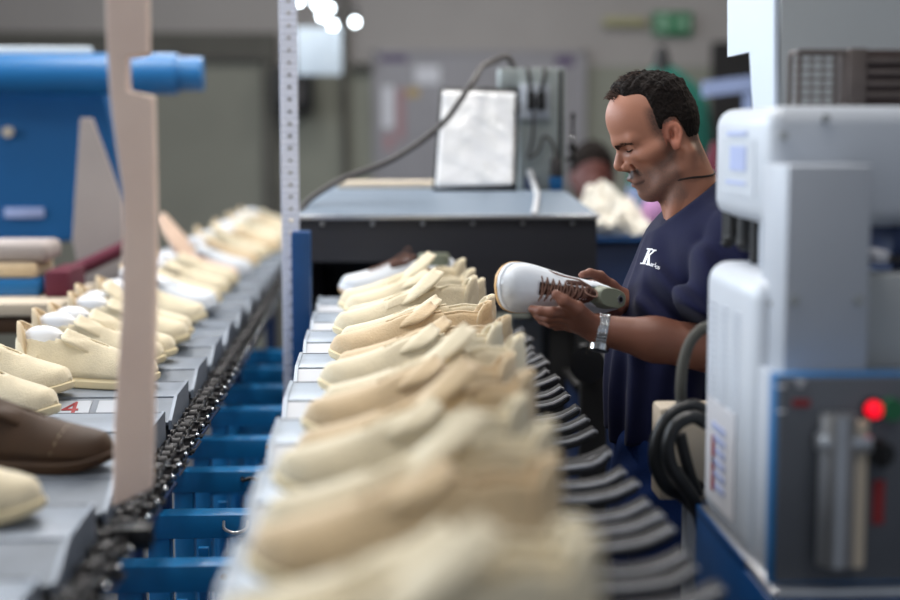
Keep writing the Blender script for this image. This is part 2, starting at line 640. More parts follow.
def tongue_mesh(top_t, top_z, width=0.030, lean=0.0, curl=0.010, t0=0.67, point=0.72):
    """broad soft tongue rising out of the throat"""
    mb = MB()
    a, b = upper_pt(t0, PI / 2) + Vector((0, 0, -0.005)), upper_pt(0.50, PI / 2) + Vector((0, 0, -0.003))
    top = Vector((top_t * L, lean, SOLE + top_z))
    path = [a, b, b * 0.5 + top * 0.5 + Vector((0.006, 0, -0.004)), top]
    pts = bez(path, 18)
    rings = []
    for i, p in enumerate(pts):
        u = i / 17
        wd = width * (0.5 + 0.5 * min(1, u * 1.8)) * math.sqrt(max(0.02, 1 - max(0, (u - point) / (1.005 - point)) ** 2.2))
        row = []
        for k in range(13):
            v = k / 12 * 2 - 1
            row.append(p + Vector((-curl * v * v * u, wd * v, -0.016 * v * v * (1 - 0.4 * u) + 0.002 * math.sin(5 * v + 9 * u))))
        rings.append(row)
    return mb.loft(rings, cap=False, closed=False)


def heel_flap_mesh(top, width=0.026):
    """rounded tall tab at the back of the heel"""
    mb = MB()
    rings = []
    for i in range(10):
        u = i / 9
        z = SOLE + 0.03 + (top - 0.03) * u
        hw = width * math.sqrt(max(0.03, 1 - max(0, (u - 0.45) / 0.56) ** 2))
        rings.append([Vector((0.004 + 0.030 * (v * v) * (hw / width) - 0.006 * u + 0.004 * u * u, hw * v, z)) for v in np.linspace(-1, 1, 13)])
    return mb.loft(rings, cap=False, closed=False)


def last_mesh(top, dome=True):
    mb = MB()
    rings = []
    for z in np.linspace(0.03, top, 8):
        f = 1 - 0.35 * max(0, (z - 0.05) / 0.08)
        ring = []
        for k in range(28):
            a = k / 28 * 2 * PI
            cx = 0.060 - (z - 0.03) * 0.02
            x = cx + (0.040 if math.cos(a) > 0 else 0.042) * math.copysign(abs(math.cos(a)) ** 0.8, math.cos(a)) * (0.9 + 0.1 * f)
            y = 0.024 * f * math.copysign(abs(math.sin(a)) ** 0.8, math.sin(a))
            ring.append((x, y, SOLE + z))
        rings.append(ring)
    r0 = rings[-1]
    cx, cy = sum(p[0] for p in r0) / 28, sum(p[1] for p in r0) / 28
    for q, dz in ((0.92, 0.003), (0.78, 0.008), (0.55, 0.012), (0.28, 0.0145), (0.06, 0.0152)):
        q = q if dome else 0.92 + 0.0 * q
        rings.append([(cx + (p[0] - cx) * q, cy + (p[1] - cy) * q, p[2] + (dz if dome else 0.003)) for p in r0])
        if not dome:
            break
    return mb.loft(rings)


def laces_mesh(n=6, bow=False, t0=0.645):
    mb = MB()
    for i in range(n):
        t = t0 - i * 0.042
        t2 = t - 0.03
        A = [upper_pt(t, PI * 0.5 + s * 0.62, 0.0035) for s in (-1.0, -0.5, 0, 0.5, 1.0)]
        mb.tube(A, 0.0016, 6)
        B = [upper_pt(t + (t2 - t) * (s + 1) / 2, PI * 0.5 + s * 0.46, 0.0048) for s in (-1.0, -0.5, 0, 0.5, 1.0)]
        mb.tube(B, 0.0016, 6)
    if bow:
        e = upper_pt(0.43, PI * 0.35, 0.004)
        mb.tube(bez([e, e + Vector((-0.005, -0.02, 0.012)), e + Vector((0.02, -0.035, 0.006)), e + Vector((0.045, -0.04, -0.02)), e + Vector((0.06, -0.048, -0.05))], 16), 0.0018, 6)
        e = upper_pt(0.43, PI * 0.65, 0.004)
        mb.tube(bez([e, e + Vector((-0.012, 0.004, 0.018)), e + Vector((-0.004, 0.018, 0.03)), e + Vector((0.01, 0.012, 0.012)), e + Vector((0.0, 0.0, 0.002))], 16), 0.0018, 6)
    return mb


def eyelets_mesh():
    mb = MB()
    for i in range(6):
        t = 0.645 - i * 0.042
        for s in (-1, 1):
            p, q = upper_pt(t, PI * 0.5 + s * 0.52, -0.001), upper_pt(t, PI * 0.5 + s * 0.52, 0.0035)
            mb.cyl(p, q, 0.0034, 8)
    return mb


def patch_mesh(t0, t1, a0, a1, grow=0.0025, hs=1.0, nt=12, na=14):
    mb = MB()
    rings = [[upper_pt(t0 + (t1 - t0) * i / nt, (a0 + (a1 - a0) * k / na) * PI, grow, hs) for k in range(na + 1)] for i in range(nt + 1)]
    return mb.loft(rings, cap=False, closed=False)


def seam_mesh(t, a0, a1):
    mb = MB()
    return mb.tube([upper_pt(t - 0.05 * abs(k / 10 * 2 - 1) ** 2, (a0 + (a1 - a0) * k / 10) * PI, 0.001) for k in range(11)], 0.0011, 5)


def make_shoe(name, um, sm, kind):
    r = thing(name, (0, 0, 0), 'x', 'shoe')
    kw = dict(local=True)
    if kind == 'sneaker':
        upper_mesh(collar=0.010, throat=24, throat_to=0.765).build('upper', um, r, solid=0.0045, **kw)
        sole_mesh().build('sole', 'white_leather', r, **kw)
        o = MB()
        rings = [[Vector((x, y, z + 0.016 * max(0, (x / L - 0.72) / 0.28) ** 2)) for x, y in outline(g)] for z, g in ((-0.003, -0.003), (0.0, 0.003), (0.007, 0.0052), (0.0085, 0.003))]
        o.loft(rings).build('outsole', sm, r, **kw)
        tongue_mesh(0.36, 0.086, 0.022, 0, 0.004, 0.78).build('tongue', 'brown_lining', r, solid=0.006, **kw)
        last_mesh(0.086, False).build('last', 'last_green', r, **kw)
        laces_mesh(8, True, 0.745).build('laces', 'lace_brown', r, **kw)
        p = patch_mesh(0.86, 1.0, 0.02, 0.98, 0.0015)
        p.build('toe_cap', um, r, solid=0.001, **kw)
        patch_mesh(0.0, 0.16, 0.02, 0.27, 0.003).build('heel_counter', um, r, solid=0.0015, **kw)
        patch_mesh(0.0, 0.16, 0.73, 0.98, 0.003).build('heel_counter', um, r, solid=0.0015, **kw)
        MB().box((0.002, 0, SOLE + 0.05), (0.006, 0.02, 0.035), 0.002).build('heel_tab', 'brown_lining', r, **kw)
    elif kind == 'fin':
        upper_mesh(hs=1.02, collar=0.030, wide=44).build('upper', um, r, solid=0.0035, **kw)
        sole_mesh(0.018).build('sole', sm, r, **kw)
        tongue_mesh(0.14, 0.215, 0.082, 0.006, 0.030, 0.67, 0.25).build('pointed_flap', um, r, solid=0.004, **kw)
        last_mesh(0.081).build('last', 'last_white', r, **kw)
    elif kind == 'eyelet':
        upper_mesh(collar=0.004).build('upper', um, r, solid=0.0035, **kw)
        sole_mesh(0.018).build('sole', sm, r, **kw)
        tongue_mesh(0.34, 0.09).build('tongue', um, r, solid=0.005, **kw)
        last_mesh(0.092).build('last', 'last_white', r, **kw)
        eyelets_mesh().build('eyelets', 'lace_dark', r, **kw)
        seam_mesh(0.8, 0.05, 0.95).build('toe_seam', 'cream_rubber', r, **kw)
    else:
        tall, lined = kind.startswith('tall'), kind.endswith('last')
        if tall:
            upper_mesh(hs=1.02, collar=0.034, wide=44).build('upper', um, r, solid=0.0035, **kw)
            tongue_mesh(0.30, 0.122, 0.036, 0.006, 0.016).build('tongue', um, r, solid=0.004, **kw)
            patch_mesh(0.42, 0.66, 0.22, 0.37, 0.0025).build('eyestay', um, r, solid=0.0012, **kw)
            patch_mesh(0.42, 0.66, 0.63, 0.78, 0.0025).build('eyestay', um, r, solid=0.0012, **kw)
        else:
            upper_mesh(hs=1.0, collar=0.020, wide=46).build('upper', um, r, solid=0.0035, **kw)
            tongue_mesh(0.38, 0.090, 0.034, -0.004, 0.010).build('tongue', um, r, solid=0.004, **kw)
            patch_mesh(0.0, 0.2, 0.02, 0.25, 0.0025).build('heel_counter', um, r, solid=0.0012, **kw)
            patch_mesh(0.0, 0.2, 0.75, 0.98, 0.0025).build('heel_counter', um, r, solid=0.0012, **kw)
        sole_mesh(0.018).build('sole', sm, r, **kw)
        seam_mesh(0.78, 0.03, 0.97).build('toe_seam', 'cream_rubber', r, **kw)
        if lined:
            heel_flap_mesh(0.112 if tall else 0.104).build('heel_flap', 'suede_tan' if um == 'suede' else um, r, solid=0.004, **kw)
            last_mesh(0.081).build('last', 'last_white', r, **kw)
        else:
            heel_flap_mesh(0.106 if tall else 0.092, 0.028).build('heel_flap', um, r, solid=0.004, **kw)
            MB().loft([[Vector((x, y, SOLE + z)) for x, y in outline(-0.008)] for z in (0.004, 0.010)]).build('insole', 'suede_tan', r, **kw)
    bpy.context.view_layer.update()
    return r


PROTO, USED = {}, set()
SPEC = {
    'beige_low': ('beige_shoe', 'suede', 'cream_rubber', 'low'),
    'beige_tall': ('beige_high_shoe', 'suede', 'cream_rubber', 'tall'),
    'tan_low': ('tan_shoe', 'suede_tan', 'cream_rubber', 'low'),
    'tan_tall': ('tan_high_shoe', 'suede_tan', 'cream_rubber', 'tall'),
    'beige_low_last': ('beige_shoe', 'suede', 'cream_rubber', 'low_last'),
    'beige_tall_last': ('beige_high_shoe', 'suede', 'cream_rubber', 'tall_last'),
    'tan_low_last': ('tan_shoe', 'suede_tan', 'cream_rubber', 'low_last'),
    'pink_tall': ('pale_pink_shoe', 'suede_pink', 'cream_rubber', 'fin'),
    'white_eyelet': ('white_eyelet_shoe', 'white_leather', 'white_leather', 'eyelet'),
    'white_low': ('plain_white_shoe', 'white_leather', 'white_leather', 'low'),
    'sneaker': ('white_sneaker', 'white_leather', 'gum', 'sneaker'),
    'brown': ('brown_shoe', 'brown_leather', 'brown_leather', 'low'),
}


def shoe(kind, loc, rot, label, group=None):
    if kind not in PROTO:
        PROTO[kind] = make_shoe(*SPEC[kind])
        r = PROTO[kind]
        r['label'] = label
        if group:
            r['group'] = group
    else:
        r = dup(PROTO[kind], label, group=group)
        if not group and 'group' in r:
            del r['group']
    r.location = loc
    if isinstance(rot, Matrix):
        r.rotation_euler = rot.to_euler()
    else:
        r.rotation_euler = (0, 0, rot)
    return r


# ------------------------------------------------------------------ middle conveyor
ZM, ZL = 1.13, 1.05
mc = thing('middle_conveyor', (0.02, 2.4, 0), 'middle conveyor line carrying a row of beige shoes into the dark tunnel', 'conveyor')
fr = MB()
for x in (-0.115, 0.165):
    fr.box2((x - 0.02, 0.7, ZM - 0.105), (x + 0.02, 4.6, ZM - 0.045), 0.004)
fr.build('rail', 'blue_dark', mc)
for y in (1.2, 2.2, 3.2, 4.2):
    for x in (-0.115, 0.165):
        MB().box2((x - 0.02, y - 0.02, 0), (x + 0.02, y + 0.02, ZM - 0.105), 0.003).build('leg', 'blue_dark', mc)
sk = MB().box2((0.176, 0.7, ZM - 0.36), (0.184, 3.86, ZM - 0.045), 0.002)
sk.build('side_skirt', 'black', mc)

# pallets
def pallet_parts(root, hw, top_m, face_m):
    """flat carrier plate with a sloping front plate; the front edge of the flat part is at y = 0"""
    MB().box2((-hw, 0.004, -0.005), (hw, 0.170, 0), 0.0015).build('plate', top_m, root, local=True)
    MB().loft([[(-hw, 0.0, -0.003), (hw, 0.0, -0.003), (hw, 0.001, -0.009), (-hw, 0.001, -0.009)],
               [(-hw, -0.085, -0.034), (hw, -0.085, -0.034), (hw, -0.083, -0.040), (-hw, -0.083, -0.040)]]).build('sloping_front', face_m, root, smooth=False, local=True)
    for x in (-hw, hw):
        MB().loft([[(x - 0.003, -0.086, -0.030), (x + 0.003, -0.086, -0.030), (x + 0.003, -0.086, -0.048), (x - 0.003, -0.086, -0.048)],
                   [(x - 0.003, 0.0, 0.003), (x + 0.003, 0.0, 0.003), (x + 0.003, 0.0, -0.048), (x - 0.003, 0.0, -0.048)],
                   [(x - 0.003, 0.172, 0.003), (x + 0.003, 0.172, 0.003), (x + 0.003, 0.172, -0.048), (x - 0.003, 0.172, -0.048)]]).build('side_plate', top_m, root, smooth=False, local=True)
    MB().box2((-hw, 0.170, -0.040), (hw, 0.175, 0.001), 0.001).build('back_plate', 'panel_dark', root, local=True)


pal = thing('shoe_pallet', (0, 0, 0), 'x', 'pallet')
pallet_parts(pal, 0.17, 'pallet_top', 'pallet_face')
bpy.context.view_layer.update()
PM = [3.70 - 0.335 * i for i in range(9)]
for i, y in enumerate(PM):
    lab = 'grey metal pallet on the middle conveyor, %s counted from the dark tunnel' % ORD[i]
    p = pal if i == 0 else dup(pal, lab)
    p['label'] = lab
    p['group'] = 'pallets of the middle conveyor'
    p.location = (0.025, y, ZM)

MID = [  # which pallet, offset on it, toe x, kind, yaw (deg)
    (0, 0.130, -0.092, 'sneaker', 3),
    (1, 0.130, -0.085, 'beige_tall', 7), (1, 0.020, -0.070, 'beige_low', 6),
    (2, 0.130, -0.066, 'beige_low', 2), (2, 0.025, -0.086, 'beige_tall', 8),
    (3, 0.132, -0.070, 'beige_low', 4), (3, 0.020, -0.084, 'tan_low', 5),
    (4, 0.135, -0.068, 'tan_low', 5), (4, 0.030, -0.090, 'beige_low', 9),
    (5, 0.130, -0.080, 'beige_tall', 4), (5, 0.025, -0.100, 'tan_low', 8),
    (6, 0.130, -0.100, 'tan_tall', 5), (6, 0.025, -0.118, 'beige_low', 6),
    (7, 0.130, -0.115, 'beige_tall', 4), (7, 0.025, -0.12, 'tan_low', 7),
    (8, 0.130, -0.13, 'beige_low', 4), (8, 0.025, -0.135, 'beige_tall', 5)]
for i, (k, oy, tx, kind, yw) in enumerate(MID):
    y = PM[k] + oy
    a = PI + math.radians(yw)
    loc = (tx - L * math.cos(a), y + 0.01 - L * math.sin(a) * 0.5, ZM + 0.0005)
    if kind == 'sneaker':
        lab, grp = 'finished white sneaker with brown lining on the middle conveyor at the tunnel mouth', None
        loc = (loc[0], loc[1], ZM + 0.0035)
    else:
        nm = {'beige_tall': 'high beige shoe', 'beige_low': 'low beige shoe', 'tan_low': 'low tan shoe', 'tan_tall': 'high tan shoe'}[kind]
        grp = 'unfinished shoes on the middle conveyor'
        lab = '%s on the middle conveyor, %s in front of the finished white sneaker' % (nm, ORD[i - 1])
    shoe(kind, loc, a, lab, grp)

# ------------------------------------------------------------------ slat conveyor beside the worker
sl = thing('slat_conveyor', (0.26, 2.4, 0), 'row of curved worn black rubber slats beside the middle conveyor and the worker', 'conveyor')
MB().box2((0.195, 0.9, 0.93), (0.225, 3.85, 1.035), 0.004).build('rail', 'black', sl)
for y in (1.3, 2.4, 3.5):
    MB().box2((0.195, y - 0.02, 0), (0.225, y + 0.02, 0.93), 0.003).build('leg', 'black', sl)
ys = [3.72, 3.63, 3.54, 3.45, 3.36, 3.27, 3.18, 3.09, 3.02, 2.88, 2.78, 2.65, 2.55, 2.46, 2.31, 2.24, 2.15, 2.06, 1.97, 1.88, 1.80, 1.72, 1.64, 1.55, 1.46]
for i, y in enumerate(ys):
    r2 = random.Random(i)
    dz, dx, tw = r2.uniform(-0.006, 0.006), r2.uniform(-0.008, 0.008), r2.uniform(-0.006, 0.006)
    prof = bez([(0.20, 0, 1.040), (0.25, 0, 1.036 + dz * 0.5), (0.30, 0, 1.036 + dz), (0.335, 0, 1.043 + dz), (0.358 + dx, 0, 1.056 + dz)], 12)
    mb = MB()
    rings = []
    for k, p in enumerate(prof):
        hw = 0.019 - 0.004 * (k / 11)
        th = 0.014 + 0.003 * (k / 11)
        yy = y + tw * k / 11
        ring = []
        for q in range(12):
            ang = q / 12 * 2 * PI
            ring.append((p.x, yy + hw * math.copysign(abs(math.cos(ang)) ** 0.6, math.cos(ang)), p.z + th * 0.5 * math.copysign(abs(math.sin(ang)) ** 0.7, math.sin(ang)) + 0.004 * math.cos(ang)))
        rings.append(ring)
    e = rings[-1]
    cy_, cz_ = y + tw, prof[-1].z
    rings.append([(q[0] + 0.005, cy_ + (q[1] - cy_) * 0.75, cz_ + (q[2] - cz_) * 0.6) for q in e])
    mb.loft(rings)
    s = mb.build('slat', 'black_rubber', sl)
    # pale tube as a painted highlight along the edge that faces the camera
    rim = MB().tube([Vector((p.x, y + tw * k / 11 - 0.0165 + 0.004 * (k / 11), p.z + 0.0040)) for k, p in enumerate(prof)] + [Vector((prof[-1].x + 0.006, y + tw, prof[-1].z))], 0.0038, 6)
    o = rim.build('edge_highlight', 'slat_edge', None)
    bm_off = Vector(sl.location)
    o.data.transform(Matrix.Translation(-bm_off))
    o.parent = s

# ------------------------------------------------------------------ left conveyor
lc = thing('left_conveyor', (-0.55, 2.6, 0), 'left conveyor line with its oily drive chain and blue cross frames', 'conveyor')
fr = MB()
for x in (-0.70, -0.41):
    fr.box2((x - 0.02, 0.9, ZL - 0.12), (x + 0.02, 8.4, ZL - 0.048), 0.004)
fr.build('rail', 'black', lc)
for y in (1.3, 2.8, 4.3, 5.8, 7.6):
    for x in (-0.70, -0.41):
        MB().box2((x - 0.02, y - 0.02, 0), (x + 0.02, y + 0.02, ZL - 0.12), 0.003).build('leg', 'blue_dark', lc)
ch = MB()
yy, k = 1.0, 0
rr = random.Random(3)
while yy < 6.5:
    z = ZL - 0.045 + rr.uniform(-0.004, 0.004)
    for x in (-0.368, -0.344):
        ch.box((x + (0.004 if k % 2 else 0), yy + 0.02, z), (0.004, 0.052, 0.024), 0.0018, Euler((rr.uniform(-0.15, 0.15), 0, 0)).to_matrix(), 1)
    ch.cyl((-0.377, yy, z), (-0.328, yy, z), 0.0075, 8)
    ch.cyl((-0.363, yy, z), (-0.349, yy, z), 0.012, 10)
    if k % 3 == 0:
        ch.box((-0.338, yy, z - 0.014), (0.03, 0.028, 0.004), 0.001, Euler((0, rr.uniform(-0.3, 0.3), 0)).to_matrix(), 1)
        ch.cyl((-0.335, yy, z - 0.02), (-0.335, yy, z + 0.012), 0.006, 6)
    yy += 0.042
    k += 1
ch.build('drive_chain', 'chain', lc)
yy, k, pin, stud = 1.02, 0, None, None


def on_line(src, y):
    c = src.copy()
    C.objects.link(c)
    c.location = (0, y - 1.02, 0)
    return c


while yy < 6.5:
    if pin is None:
        pin = MB().sphere((-0.326, yy, ZL - 0.045), 0.0065, (0.7, 1, 1), 8).build('chain_pin', 'chrome', lc)
        stud = MB().cyl((-0.345, yy + 0.03, ZL - 0.085), (-0.328, yy + 0.045, ZL - 0.062), 0.005, 8).build('chain_stud', 'chrome', lc)
    else:
        on_line(pin, yy)
        if k % 2 == 0:
            on_line(stud, yy)
    yy += 0.084
    k += 1
ZB = 0.85
for i, y in enumerate([1.70, 2.04, 2.40, 2.73, 3.09, 3.42, 3.80, 4.14, 4.48, 4.84]):
    cf = MB()
    cf.box2((-0.50, y, ZB - 0.045), (-0.14, y + 0.055, ZB), 0.003)
    cf.box2((-0.425, y + 0.004, 0), (-0.385, y + 0.048, ZB - 0.03), 0.003)
    cf.box2((-0.345, y + 0.10, 0), (-0.325, y + 0.115, ZB - 0.09), 0.002)
    cf.box2((-0.39, y + 0.02, ZB - 0.135), (-0.14, y + 0.05, ZB - 0.10), 0.002)
    o = cf.build('cross_frame', 'blue_frame', lc)
    hd = MB()
    cx = -0.262
    if i in (3,):
        hd.tube(bez([(cx - 0.022, y - 0.001, ZB - 0.012), (cx - 0.020, y - 0.014, ZB - 0.022), (cx, y - 0.016, ZB - 0.030), (cx + 0.020, y - 0.014, ZB - 0.022), (cx + 0.022, y - 0.001, ZB - 0.012)], 20), 0.003, 8)
        m_ = 'steel'
    elif i in (4,):
        hd.tube(bez([(cx - 0.020, y - 0.001, ZB - 0.014), (cx - 0.018, y - 0.012, ZB - 0.016), (cx, y - 0.014, ZB - 0.012), (cx + 0.018, y - 0.012, ZB - 0.016), (cx + 0.020, y - 0.001, ZB - 0.014)], 20), 0.004, 8)
        m_ = 'black_hose'
    elif i in (7,):
        hd.cyl((cx + 0.02, y - 0.006, ZB - 0.045), (cx + 0.02, y - 0.006, ZB + 0.005), 0.004, 8)
        m_ = 'steel'
    else:
        hd.cyl((cx + 0.01, y - 0.002, ZB - 0.018), (cx + 0.01, y + 0.004, ZB - 0.018), 0.0055, 12)
        m_ = 'black'
    h_ = hd.build('handle' if i in (3, 4, 7) else 'bolt_hole', m_, None)
    h_.data.transform(Matrix.Translation(-Vector(lc.location)))
    h_.parent = o

lp = thing('wide_shoe_pallet', (0, 0, 0), 'x', 'pallet')
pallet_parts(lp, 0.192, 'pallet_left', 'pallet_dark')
tilt = Euler((math.atan2(0.031, 0.085), 0, 0)).to_matrix()
bpy.context.view_layer.update()
PALY = [2.86 + 0.34 * k for k in range(-5, 15)][::-1]
for i, y in enumerate(PALY):
    lab = 'grey metal pallet on the left conveyor, %s counted from the far end' % ORD[i]
    p = lp if i == 0 else dup(lp, lab)
    p['label'] = lab
    p['group'] = 'pallets of the left conveyor'
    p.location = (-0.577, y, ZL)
    if abs(y - 2.86) < 0.01:
        p['label'] = 'grey metal pallet numbered 4 on the left conveyor behind the brown shoe'
        tg = MB()
        for x in (-0.085, 0.0, 0.085):
            tg.box((x, -0.0425, -0.0165), (0.072, 0.066, 0.002), 0.0006, tilt, 1)
        tg.build('number_tag', 'machine_grey', p, local=True)
        me = text_mesh('4', 0.068)
        me.transform(tilt.to_4x4())
        t4 = link('number_marking', me, 'red_mark', p, False)
        t4.location = (0.0, -0.0425, -0.0148)

LEFT = [  # pallet depth index, offset, toe x, kind, yaw
    (-4, 0.09, -0.50, 'beige_low', -12), (-3, 0.10, -0.435, 'beige_low_last', -8), (-2, 0.06, -0.395, 'brown', -8),
    (-1, 0.13, -0.56, 'beige_tall_last', -20), (0, 0.035, -0.585, 'beige_low_last', -18), (0, 0.13, -0.435, 'beige_low_last', -16),
    (1, 0.02, -0.455, 'beige_low_last', -15), (1, 0.13, -0.445, 'beige_low_last', -15), (2, 0.02, -0.445, 'beige_low_last', -14), (2, 0.13, -0.45, 'beige_tall_last', -14),
    (3, 0.08, -0.45, 'beige_low_last', -12), (4, 0.02, -0.45, 'white_eyelet', -12), (4, 0.13, -0.45, 'beige_low_last', -12),
    (5, 0.08, -0.455, 'beige_low_last', -12), (6, 0.02, -0.455, 'beige_low_last', -12), (6, 0.13, -0.46, 'pink_tall', -14),
    (7, 0.08, -0.44, 'white_low', -10), (8, 0.05, -0.44, 'tan_low_last', -12), (9, 0.08, -0.43, 'beige_tall_last', -10), (10, 0.08, -0.40, 'tan_low_last', -8),
    (11, 0.05, -0.42, 'beige_low_last', -8), (12, 0.08, -0.40, 'beige_tall_last', -6), (13, 0.08, -0.40, 'tan_low_last', -6), (14, 0.08, -0.40, 'beige_low_last', -6)]
nn = len(LEFT)
for i, (k, oy, tx, kind, yw) in enumerate(LEFT):
    y = 2.86 + 0.34 * k + oy
    a = math.radians(yw)
    loc = (tx - L * math.cos(a), y - L * math.sin(a) * 0.5, ZL + 0.0005)
    nm = 'high beige shoe' if 'tall' in kind else ('low tan shoe' if 'tan' in kind else 'low beige shoe')
    grp = None
    if kind == 'white_eyelet':
        lab = 'white shoe with a row of dark eyelets among beige shoes on the left conveyor'
    elif kind == 'white_low':
        lab = 'plain white shoe on the left conveyor behind the pale pink one'
    elif kind == 'pink_tall':
        lab = 'pale pink shoe with a tall pointed flap on the left conveyor'
    elif kind == 'brown':
        lab = 'brown leather shoe lying in the blurred front of the left conveyor'
    else:
        grp = 'unfinished shoes on the left conveyor'
        lab = '%s on the left conveyor, %s shoe counted from the far end' % (nm, ORD2(nn - 1 - i))
    shoe(kind, loc, a, lab, grp)
# ------------------------------------------------------------------ wooden post and boards at the left
wp = thing('wooden_post', (W(128, 505, 2.0).x, 2.0, ZL - 0.04), 'tall pale wooden post with a notch standing at the left conveyor edge', 'post')
P2 = lambda px, py: (W(px, py, 2.0).x, W(px, py, 2.0).z)
poly = [P2(112, 508), P2(151, 490), P2(156, 230), P2(153, 96), P2(128, 90), P2(127, 58), P2(148, 54), P2(147, -30), P2(104, -30), P2(107, 60), P2(111, 110), P2(122, 190), P2(122, 300), P2(114, 420)]
MB().prism(poly, 0.03, 'y', 2.0).build('post_body', 'wood', wp, smooth=False, bevel=0.003)
MB().box2((W(112, 505, 2.0).x, 1.995, ZL - 0.06), (W(150, 505, 2.0).x, 2.035, ZL - 0.03), 0.003).build('foot_bracket', 'chain', wp)

Yb = 4.9
bl = thing('blue_press', (-1.3, Yb, 0), 'blue press with a thick horizontal tube behind the left conveyor', 'machine')
tz, tr_ = W(100, 74, Yb).z, 0.066
xe = W(203, 74, Yb).x
MB().cyl((-2.2, Yb, tz), (W(178, 74, Yb).x, Yb, tz), tr_, 32).build('tube', 'blue_tube', bl)
MB().cyl((W(178, 74, Yb).x - 0.01, Yb, tz), (xe, Yb, tz), tr_ * 0.82, 28).build('tube_end', 'blue_tube', bl)
MB().box2((-2.2, Yb - 0.02, tz + tr_ - 0.012), (W(92, 50, Yb).x, Yb + 0.02, tz + tr_ + 0.02), 0.006).build('tube_highlight', 'sign_pale', bl)  # pale strip standing in for the highlight along the tube
P3 = lambda px, py: (W(px, py, Yb + 0.1).x, W(px, py, Yb + 0.1).z)
MB().prism([P3(-60, 90), P3(104, 90), P3(126, 200), P3(118, 240), P3(-60, 246)], 0.5, 'y', Yb + 0.1).build('body_panel', 'blue_panel', bl, smooth=False, bevel=0.01)
MB().cyl((W(8, 132, Yb + 0.09).x, Yb + 0.08, W(8, 132, Yb + 0.09).z), (W(8, 132, Yb + 0.09).x, Yb + 0.11, W(8, 132, Yb + 0.09).z), 0.018).build('bolt', 'tan_board', bl)
q0, q1 = W(4, 208, Yb + 0.09), W(44, 218, Yb + 0.09)
MB().box2((q0.x, Yb + 0.09, q1.z), (q1.x, Yb + 0.1, q0.z), 0.002).build('name_plate', 'blue_print', bl)
for x in (-2.1, -0.95):
    MB().box2((x - 0.04, Yb + 0.2, 0), (x + 0.04, Yb + 0.3, W(0, 240, Yb).z), 0.004).build('leg', 'blue_panel', bl)

Yd = 4.6
gp = lambda px, py: (W(px, py, Yd).x, W(px, py, Yd).z)
bd = MB().prism([gp(80, 118), gp(92, 118), gp(126, 210), gp(126, 330), gp(92, 330), gp(72, 240)], 0.02, 'y', Yd)
tag(bd.build('leaning_board', 'wood_grey', None, smooth=False, bevel=0.003), 'grey weathered board leaning in front of the blue press', 'board')
st = MB().tube([W(48, 282, Yd - 0.08), W(90, 264, Yd - 0.08), W(150, 236, Yd - 0.08)], 0.022, 12)
tag(st.build('dark_strap', 'maroon', None), 'dark maroon bar crossing the grey leaning board', 'bar')
# side table behind left conveyor with trays
Yt = 3.9
stb = thing('side_table', (W(10, 330, Yt).x, Yt, 0), 'cluttered side table with a brown edge at the left of the left conveyor', 'table')
ta, tb = W(-40, 318, Yt), W(62, 334, Yt)
MB().box2((ta.x, Yt, tb.z), (tb.x, Yt + 0.5, ta.z), 0.006).build('tabletop', 'brown_leather', stb)
MB().box2((ta.x, Yt - 0.012, W(0, 316, Yt).z), (tb.x, Yt + 0.5, W(0, 303, Yt).z), 0.004).build('top_board', 'tan_board', stb)
for x in (ta.x + 0.04, tb.x - 0.04):
    MB().box2((x - 0.02, Yt + 0.05, 0), (x + 0.02, Yt + 0.09, tb.z), 0.003).build('leg', 'blue_frame', stb)
ba, bb_ = W(-30, 280, Yt + 0.15), W(40, 304, Yt + 0.15)
tag(MB().box2((ba.x, Yt + 0.15, W(0, 303, Yt).z + 0.001), (bb_.x, Yt + 0.4, ba.z), 0.008).build('blue_crate', 'blue_tube', None), 'light blue crate on the side table', 'crate')
ba, bb_ = W(40, 272, Yt + 0.1), W(88, 306, Yt + 0.1)
mbx = MB()
zt0 = W(0, 303, Yt).z + 0.001
bx0, bx1 = ba.x + 0.006, tb.x - 0.005
mbx.box2((bx0, Yt + 0.12, zt0), (bx1, Yt + 0.36, ba.z), 0.006)
tag(mbx.build('maroon_box', 'maroon', None), 'dark maroon box beside the blue crate on the side table', 'box')
ba, bb_ = W(-30, 264, Yt + 0.15), W(36, 280, Yt + 0.15)
zc = W(-30, 280, Yt + 0.15).z + 0.002
tag(MB().box2((ba.x, Yt + 0.16, zc), (bb_.x, Yt + 0.38, ba.z), 0.012).build('yellow_bundle', 'suede_tan', None), 'yellowish bundle of soles lying on the light blue crate', 'bundle')
pa = MB().box2((ba.x, Yt + 0.17, ba.z + 0.001), (bb_.x + 0.03, Yt + 0.36, W(0, 243, Yt + 0.15).z), 0.02, 3)
tag(pa.build('grey_sack', 'wood_grey', None), 'pale grey sack lying on the yellowish bundle under the blue press', 'sack')

# ------------------------------------------------------------------ drying tunnel at the end of the middle line
Yf = 3.98
tn = thing('drying_tunnel', (W(447, 300, Yf).x, Yf + 0.5, 0), 'dark drying tunnel with a grey-blue sloping hood at the end of the middle conveyor', 'machine')
xl, xr = W(297, 240, Yf).x, W(597, 240, Yf).x
zt, zo, zb = W(450, 219, Yf).z, W(450, 262, Yf).z, W(450, 330, Yf).z
xo0, xo1 = W(312, 262, Yf).x, W(468, 262, Yf).x
bd = MB()
bd.box2((xl, Yf, zo), (xr, Yf + 0.02, zt), 0.002)
bd.box2((xo1, Yf, W(0, 316, Yf).z), (xr, Yf + 0.02, zo + 0.005), 0.002)
bd.box2((xl, Yf, zb - 0.5), (xo0, Yf + 0.02, zo + 0.005), 0.002)
bd.box2((xl, Yf + 0.02, zb - 0.1), (xl + 0.02, Yf + 1.3, zt)).box2((xr - 0.02, Yf + 0.02, zb), (xr, Yf + 1.3, zt))
